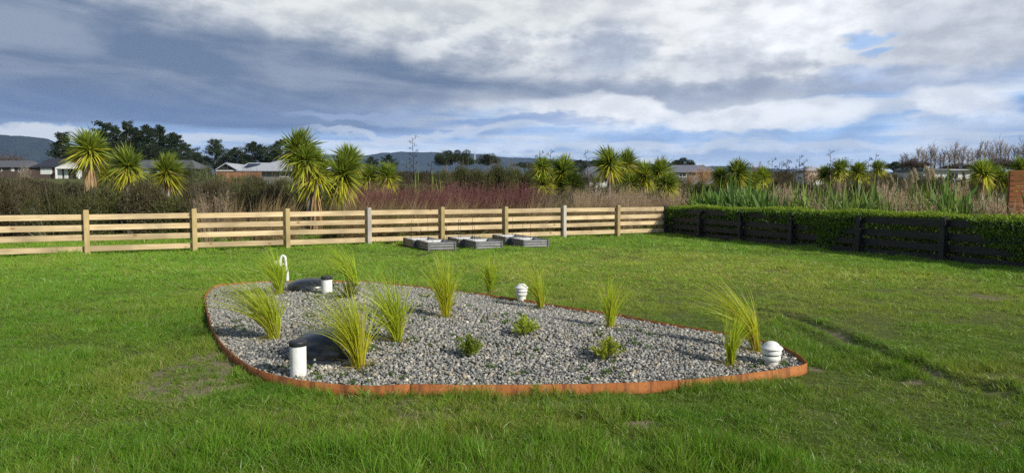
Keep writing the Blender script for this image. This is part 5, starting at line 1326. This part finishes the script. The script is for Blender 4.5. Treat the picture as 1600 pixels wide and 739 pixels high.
    for px, top, w, lab in ((8, 232, 60, 'brown leafless tree at the left edge below the hill'), (30, 236, 44, 'brown leafless tree right of the one at the left edge')):
        put('bare', px, 185, top, w, 'bare_tree', lab, 'brown leafless trees at the left edge', 'bare tree')
    # far hedgerow of scrub closing the fields
    for k, px in enumerate(range(-20, 1640, 42)):
        Y = 120 + rng.uniform(-6, 8)
        if px < 480: Y = 62 + rng.uniform(-3, 3)
        if 50 < px < 150 or 215 < px < 240 or 330 < px < 420: top = 281
        elif px < 480: top = rng.uniform(272, 280)
        else: top = rng.uniform(264, 272)
        plant('scrub' if rng.random() < .6 else 'olive', px, Y, top, rng.uniform(60, 80), 'far low scrub bush in the hedgerow before houses, %s' % nth(min(k, 29)) if k < 29 else 'far low scrub bush at the right end of the hedgerow, ' + nth(k - 29), 'far hedgerow of scrub', 'scrub bush', 'scrub_bush', rng)
plant_far_trees()

# ------------------------------------------------------------------ houses
def simple(name, c0, c1=None, rough=0.6, scale=3, **k): return solid(name, c0, c1 or tuple(v * 0.85 for v in c0), scale, rough, **k)
H_ = {'dark_roof': simple('dark_roof', (0.028, 0.030, 0.042), rough=0.55), 'pale_roof': simple('pale_roof', (0.40, 0.42, 0.45), rough=0.5), 'grey_roof': simple('grey_roof', (0.10, 0.105, 0.115), rough=0.6), 'blue_roof': simple('blue_grey_roof', (0.16, 0.17, 0.21), rough=0.6),
      'brick': simple('dark_brick', (0.085, 0.06, 0.048), scale=6), 'stone': simple('grey_stone', (0.19, 0.185, 0.175), scale=5), 'white': simple('white_wall', (0.78, 0.78, 0.77)), 'black': simple('dark_cladding', (0.03, 0.03, 0.034)),
      'blind': simple('window_blind', (0.60, 0.66, 0.64)), 'glass': simple('window_glass', (0.03, 0.04, 0.05), rough=0.1), 'panel': simple('solar_panel', (0.012, 0.014, 0.028), rough=0.2), 'gutter': simple('gutter', (0.06, 0.06, 0.065))}
def prism(name, pts, depth, mat, parent, loc):
    """outline pts (x,z) pushed back by depth along y"""
    n = len(pts); bm = bmesh.new()
    f = [bm.verts.new((x, 0, z)) for x, z in pts]; b = [bm.verts.new((x, depth, z)) for x, z in pts]
    bm.faces.new(f); bm.faces.new(b[::-1])
    for i in range(n): bm.faces.new((f[i], b[i], b[(i + 1) % n], f[(i + 1) % n]))
    bmesh.ops.recalc_face_normals(bm, faces=bm.faces); me = bpy.data.meshes.new(name); bm.to_mesh(me); bm.free(); me.materials.append(mat)
    return link(name, me, parent, loc)
def hip_roof(name, x0, x1, y0, y1, ze, zr, r0, r1, mat, parent, th=0.12):
    """hip roof with its ridge from r0 to r1 along x"""
    ym = (y0 + y1) / 2
    V = [(x0, y0, ze), (x1, y0, ze), (x1, y1, ze), (x0, y1, ze), (r0, ym, zr), (r1, ym, zr)]
    V += [(x, y, z - th) for x, y, z in V[:4]]
    bm = bmesh.new(); v = [bm.verts.new(p) for p in V]
    for f in ((0, 1, 5, 4), (1, 2, 5), (2, 3, 4, 5), (3, 0, 4), (0, 6, 7, 1), (1, 7, 8, 2), (2, 8, 9, 3), (3, 9, 6, 0), (6, 9, 8, 7)): bm.faces.new([v[i] for i in f])
    bmesh.ops.recalc_face_normals(bm, faces=bm.faces); me = bpy.data.meshes.new(name); bm.to_mesh(me); bm.free(); me.materials.append(mat); return link(name, me, parent)
def build_houses():
    def frame(px0, Y): b = ground_at(px0, Y); return b, (lambda px: (px - px0) / F * Y), (lambda py: ztop(py, Y) - b.z)
    def win(parent, x0, x1, z0, z1, y=-0.06, mat='blind', fr='white', mull=1):
        w = link('window', box_mesh('window', x1 - x0, 0.06, z1 - z0, H_[fr], 0, True), parent, ((x0 + x1) / 2, y, z0))
        n = mull; pw = (x1 - x0 - 0.08 * (n + 1)) / n
        for k in range(n): link('pane', box_mesh('pane', pw, 0.03, z1 - z0 - 0.16, H_[mat], 0, True), w, (-(x1 - x0) / 2 + 0.08 + pw / 2 + k * (pw + 0.08), -0.03, 0.08))
        return w
    # dark roofed house with the white gable
    b, X, Z = frame(100, 150)
    t = thing('house', 'dark roofed brick house with white gabled porch on the left', 'house', b)
    link('wall', box_mesh('wall', X(152) - X(58), 8, Z(261), H_['brick']), t, ((X(152) + X(58)) / 2, 4.0, 0))
    hip_roof('roof', X(52), X(158), -0.7, 8.7, Z(261), Z(246.5), X(66), X(146), H_['dark_roof'], t)
    prism('gable', [(X(95), Z(262.6)), (X(132), Z(262.6)), (X(119), Z(253))], 4.2, H_['white'], t, (0, -1.6, 0))
    link('porch_beam', box_mesh('porch_beam', X(132) - X(95), 0.25, 0.22, H_['white']), t, ((X(132) + X(95)) / 2, -1.5, Z(262.6) - 0.22))
    for x in (96, 131): link('porch_post', box_mesh('porch_post', 0.28, 0.28, Z(262.6) - 0.22, H_['white']), t, (X(x), -1.45, 0))
    win(t, X(65), X(83), Z(272.5), Z(262.5), mull=2); win(t, X(89), X(98.5), 0.05, Z(262.8), -0.08, mull=1); win(t, X(102), X(108), 0.05, Z(263), -0.08)
    d = link('door', box_mesh('door', X(119) - X(109), 0.07, Z(264), H_['black']), t, ((X(119) + X(109)) / 2, -0.05, 0.02))
    win(t, X(120), X(129), Z(276.5), Z(264)); win(t, X(136), X(148), Z(273), Z(263), mull=2)
    # far left house
    b, X, Z = frame(15, 155)
    t = thing('house', 'low dark roofed house at the left edge behind the pale leafless tree', 'house', b)
    link('wall', box_mesh('wall', X(42) - X(-30), 7, Z(261), H_['brick']), t, ((X(42) + X(-30)) / 2, 3.5, 0))
    hip_roof('roof', X(-34), X(46), -0.6, 7.6, Z(261), Z(250), X(-20), X(36), H_['grey_roof'], t)
    win(t, X(-3), X(5), Z(268), Z(261.5), mat='glass'); win(t, X(19), X(24), Z(268), Z(262)); win(t, X(30), X(38), Z(269), Z(262.5), mat='glass', mull=2)
    # long low roof between the lone cabbage trees
    b, X, Z = frame(240, 140)
    t = thing('house', 'long grey roofed house seen between the lone cabbage trees', 'house', b)
    link('wall', box_mesh('wall', X(300) - X(178), 8, Z(263), H_['brick']), t, ((X(300) + X(178)) / 2, 4, 0))
    hip_roof('roof', X(172), X(306), -0.7, 8.7, Z(263), Z(249), X(192), X(288), H_['grey_roof'], t)
    win(t, X(222), X(236), Z(273), Z(264.5), mull=3); win(t, X(246), X(252), Z(274), Z(264)); win(t, X(272), X(286), Z(272), Z(264.5), mat='glass', mull=2)
    fl = link('flue', lathe_mesh('flue', [(0.12, 0), (0.12, 1.3), (0.2, 1.3), (0.2, 1.5), (0, 1.5)], H_['white'], 8), t, (X(172) + 1.6, 4, Z(247) - 0.9))
    # pale hipped roof with stone wall
    b, X, Z = frame(430, 100)
    t = thing('house', 'pale grey hip roofed house with stone wall beside the cabbage trees', 'house', b)
    link('wall', box_mesh('wall', X(515) - X(383), 9, Z(268), H_['stone']), t, ((X(515) + X(383)) / 2, 4.5, 0))
    hip_roof('roof', X(372), X(524), -0.6, 9.6, Z(267.5), Z(247), X(428), X(470), H_['pale_roof'], t)
    link('gutter', box_mesh('gutter', X(524) - X(372), 0.12, 0.13, H_['gutter']), t, (X(448), -0.68, Z(267.5) - 0.14))
    win(t, X(437), X(452), Z(276.5), Z(269.2), mat='glass', mull=2); win(t, X(470), X(486), Z(276.5), Z(269.2), mat='glass', mull=2); win(t, X(395), X(410), Z(277), Z(269.2), mat='glass', mull=2)
    # dark gabled house with solar panels
    b, X, Z = frame(366, 112)
    t = thing('house', 'dark gabled house with white trim and solar panels on its roof', 'house', b)
    prism('wall', [(X(341), 0), (X(371), 0), (X(371), Z(266)), (X(355), Z(257)), (X(341), Z(265))], 7, H_['black'], t, (0, 0, 0))
    prism('roof', [(X(339), Z(266)), (X(355), Z(256)), (X(374), Z(267)), (X(374), Z(266)), (X(355), Z(254.6)), (X(339), Z(264.8))], 7.6, H_['pale_roof'], t, (0, -0.4, 0))
    hip_roof('side_roof', X(355), X(412), 2, 10, Z(265), Z(252), X(368), X(400), H_['pale_roof'], t)
    link('side_wall', box_mesh('side_wall', X(406) - X(372), 6.5, Z(265.5), H_['black']), t, ((X(406) + X(372)) / 2, 6, 0))
    for k in range(4):
        o = link('solar_panel', box_mesh('solar_panel', X(375.2) - X(370.4), 2.1, 0.05, H_['panel'], 0.0), t, (X(374 + 5 * k), 3.9, (Z(265) + Z(252)) / 2 + 0.10), (math.atan2(Z(252) - Z(265), 4), 0, 0))
    link('trim', box_mesh('trim', X(374) - X(339), 0.08, 0.12, H_['white']), t, (X(356.5), -0.06, Z(267.4)))
    # orange timber fence in front of it
    b, X, Z = frame(338, 88)
    t = thing('timber_fence', 'solid orange brown timber fence before the pale roofed house', 'fence', b)
    n = 34; w = (X(409) - X(338)) / n; top = Z(269.5)
    me = box_mesh('paling', w - 0.012, 0.03, top, M['brown_fence'], 0.002)
    for k in range(n): link('paling', me, t, (w * (k + 0.5), 0.012 * (k % 2), 0))
    link('top_rail', box_mesh('top_rail', X(409) - X(338), 0.10, 0.06, M['brown_fence']), t, (X(373.5), 0.02, top + 0.003))
    # small house behind the gap in the cabbage trees
    b, X, Z = frame(930, 72)
    t = thing('house', 'grey roofed white house in the gap between tall cabbage trees', 'house', b)
    link('wall', box_mesh('wall', X(948) - X(914), 5, Z(277), H_['white']), t, ((X(948) + X(914)) / 2, 2.5, 0))
    hip_roof('roof', X(908), X(953), -0.5, 5.5, Z(277), Z(259), X(922), X(938), H_['blue_roof'], t)
    win(t, X(931), X(937), Z(288), Z(279), mat='glass')
    b, X, Z = frame(1080, 115)
    t = thing('house', 'low blue grey roofed house behind the orange leafless trees', 'house', b)
    link('wall', box_mesh('wall', X(1118) - X(1047), 6, Z(269), H_['stone']), t, ((X(1118) + X(1047)) / 2, 3, 0))
    hip_roof('roof', X(1043), X(1122), -0.5, 6.5, Z(268.5), Z(257), X(1056), X(1106), H_['blue_roof'], t)
    win(t, X(1060), X(1072), Z(277), Z(270), mat='glass', mull=2)
    b, X, Z = frame(1278, 110)
    t = thing('house', 'small pale house peeping out right of the orange leafless tree', 'house', b)
    link('wall', box_mesh('wall', X(1290) - X(1262), 5, Z(266), H_['white']), t, ((X(1290) + X(1262)) / 2, 2.5, 0))
    hip_roof('roof', X(1258), X(1294), -0.4, 5.4, Z(266), Z(260), X(1268), X(1284), H_['pale_roof'], t)
    b, X, Z = frame(1480, 90)
    t = thing('shed', 'white shed with flat dark and pale roof below the bare poplars', 'shed', b)
    link('wall', box_mesh('wall', X(1517) - X(1442), 6, Z(267.5), H_['white']), t, ((X(1517) + X(1442)) / 2, 3, 0))
    prism('roof', [(X(1438), Z(267.4)), (X(1520), Z(267.4)), (X(1520), Z(265.5)), (X(1478), Z(264)), (X(1438), Z(263.2))], 7, H_['grey_roof'], t, (0, -0.5, 0))
    link('fascia', box_mesh('fascia', X(1520) - X(1478), 0.08, 0.16, H_['pale_roof']), t, ((X(1520) + X(1478)) / 2, -0.55, Z(266.8)))
    win(t, X(1484), X(1496), Z(278), Z(269.5), mat='glass', mull=2)
    # far dark paddock fence on the left
    b, X, Z = frame(-10, 66)
    t = thing('paddock_fence', 'far dark rail fence crossing the field in front of the left houses', 'fence', b)
    for k in range(6): link('fence_post', box_mesh('fence_post', 0.12, 0.12, 1.2, M['bark']), t, (k * 2.6, 0, 0))
    for k in range(5):
        for z in (0.35, 0.7, 1.05): link('rail', box_mesh('rail', 2.56, 0.04, 0.13, M['bark'], 0, False), t, (k * 2.6 + 1.3, -0.085, z))
M['brown_fence'] = wood_mat('orange_brown_timber', (0.24, 0.115, 0.06), (0.33, 0.17, 0.09), (0.18, 0.07, 0.03))
build_houses()

# ------------------------------------------------------------------ far hills and wind turbines
def build_hills():
    rng = np.random.default_rng(4)
    m, T, bs = base_mat('shadow_darkened_pasture_and_bush')
    pos = T.new('ShaderNodeNewGeometry').outputs['Position']
    n = T.noise(pos, 0.004, 6, 0.6); n2 = T.noise(pos, 0.02, 4, 0.6)
    T.l.new(T.mix(T.ss(T.add(T.mul(n, 0.7), T.mul(n2, 0.3)), 0.4, 0.6), (0.008, 0.014, 0.012), (0.022, 0.032, 0.020)), bs.inputs['Base Color']); bs.inputs['Roughness'].default_value = 1.0; bs.inputs['Specular IOR Level'].default_value = 0  # pasture and bush tones darkened to stand in for cloud shadow
    def ridge(name, label, Y0, prof, depth):
        xs = np.linspace(prof[0][0], prof[-1][0], 260); hz = np.interp(xs, [p[0] for p in prof], [p[1] for p in prof])
        hz = hz + 5.5 * (fbm(xs * 0.02, xs * 0 + Y0, 7, 4) - 0.5) + 2 * (fbm(xs * 0.11, xs * 0 + 3, 8, 3) - 0.5)
        V = []; rows = 26
        for j in range(rows):
            t = j / (rows - 1); Y = Y0 + (t - 0.5) * depth
            s = math.sin(PI * min(1, t * 1.0)) ** 0.9
            for x, y in zip(xs, hz):
                wx = (x - CX) / F * Y0
                top = max(ztop(y, Y0), 0)
                v = fbm(np.array([wx * 0.002]), np.array([Y * 0.002]), 12, 4)[0]
                V.append((wx, Y, -1 + (top + 1) * s * (1 if j == rows // 2 else (0.72 + 0.5 * (v - 0.2)) if 0 < j < rows - 1 else 1)))
        nx = len(xs); i = np.arange(rows - 1)[:, None] * nx + np.arange(nx - 1)[None]
        Fq = np.stack([i, i + 1, i + 1 + nx, i + nx], -1).reshape(-1, 4)
        tag(link(name, mesh_np(name, V, Fq, m, None, True)), label, None, None, 'structure')
    ridge('hill', 'dark blue hill at the left behind the houses', 4200, [(-260, 226), (-120, 212), (0, 209), (40, 213), (75, 217), (105, 228), (150, 242), (230, 258), (330, 274), (420, 290)], 1500)
    ridge('hill', 'low far blue range along the horizon', 6500, [(-300, 262), (0, 258), (200, 252), (320, 246), (420, 242), (500, 241), (560, 243), (620, 238), (700, 238), (770, 243), (850, 249), (960, 252), (1100, 258), (1300, 266), (1500, 272), (1700, 276)], 2000)
    proto = None
    for k, (px, base, top) in enumerate(((742, 246, 231), (690, 240, 229), (757, 247, 235))):
        Y = 6400; b = at(px, base + 4, Y); h = ztop(top, Y) - b.z
        lab = ('tiny white wind turbine on the far ridge, right of the olive bushes\' round tree', 'tiny white wind turbine on the ridge left of the round dark trees', 'smallest white wind turbine on the far ridge beside another')[k]
        if proto is None:
            t = proto = thing('wind_turbine', lab, 'wind turbine', b, 0, 'wind turbines on the ridge')
            link('tower', lathe_mesh('tower', [(0.034, 0), (0.022, 0.66)], H_['white'], 8), t)
            link('nacelle', box_mesh('nacelle', 0.05, 0.10, 0.05, H_['white'], 0, False), t, (0, 0, 0.67))
            for j in range(3):
                a = 0.4 + j * 2 * PI / 3; g = Geo(); tubes(g, [[0, -0.06, 0]], [[math.sin(a) * 0.36, -0.06, math.cos(a) * 0.36]], 0.016, 0.006, (0.8, 0.8, 0.8), 4)
                link('blade', g.mesh('blade', H_['white']), t, (0, 0, 0.67))
        else: t = copy_tree(proto); t['label'] = lab; t.location = b
        t.scale = (h, h, h)
build_hills()

# ------------------------------------------------------------------ the air between here and the hills
def build_haze():
    hm = bpy.data.materials.new('haze'); hm.use_nodes = True; nt = hm.node_tree; nt.nodes.clear()
    out = nt.nodes.new('ShaderNodeOutputMaterial'); v = nt.nodes.new('ShaderNodeVolumePrincipled')
    v.inputs['Color'].default_value = (0.44, 0.63, 1.0, 1); v.inputs['Density'].default_value = 0.000062; v.inputs['Anisotropy'].default_value = 0.0; hm.cycles.volume_sampling = 'DISTANCE'
    nt.links.new(v.outputs[0], out.inputs['Volume'])
    me = box_mesh('haze', 17000, 17000, 620, hm); o = link('haze', me, None, (0, 0, -2.2)); tag(o, 'thin blue air between the garden and the far hills', None, None, 'stuff')
build_haze()
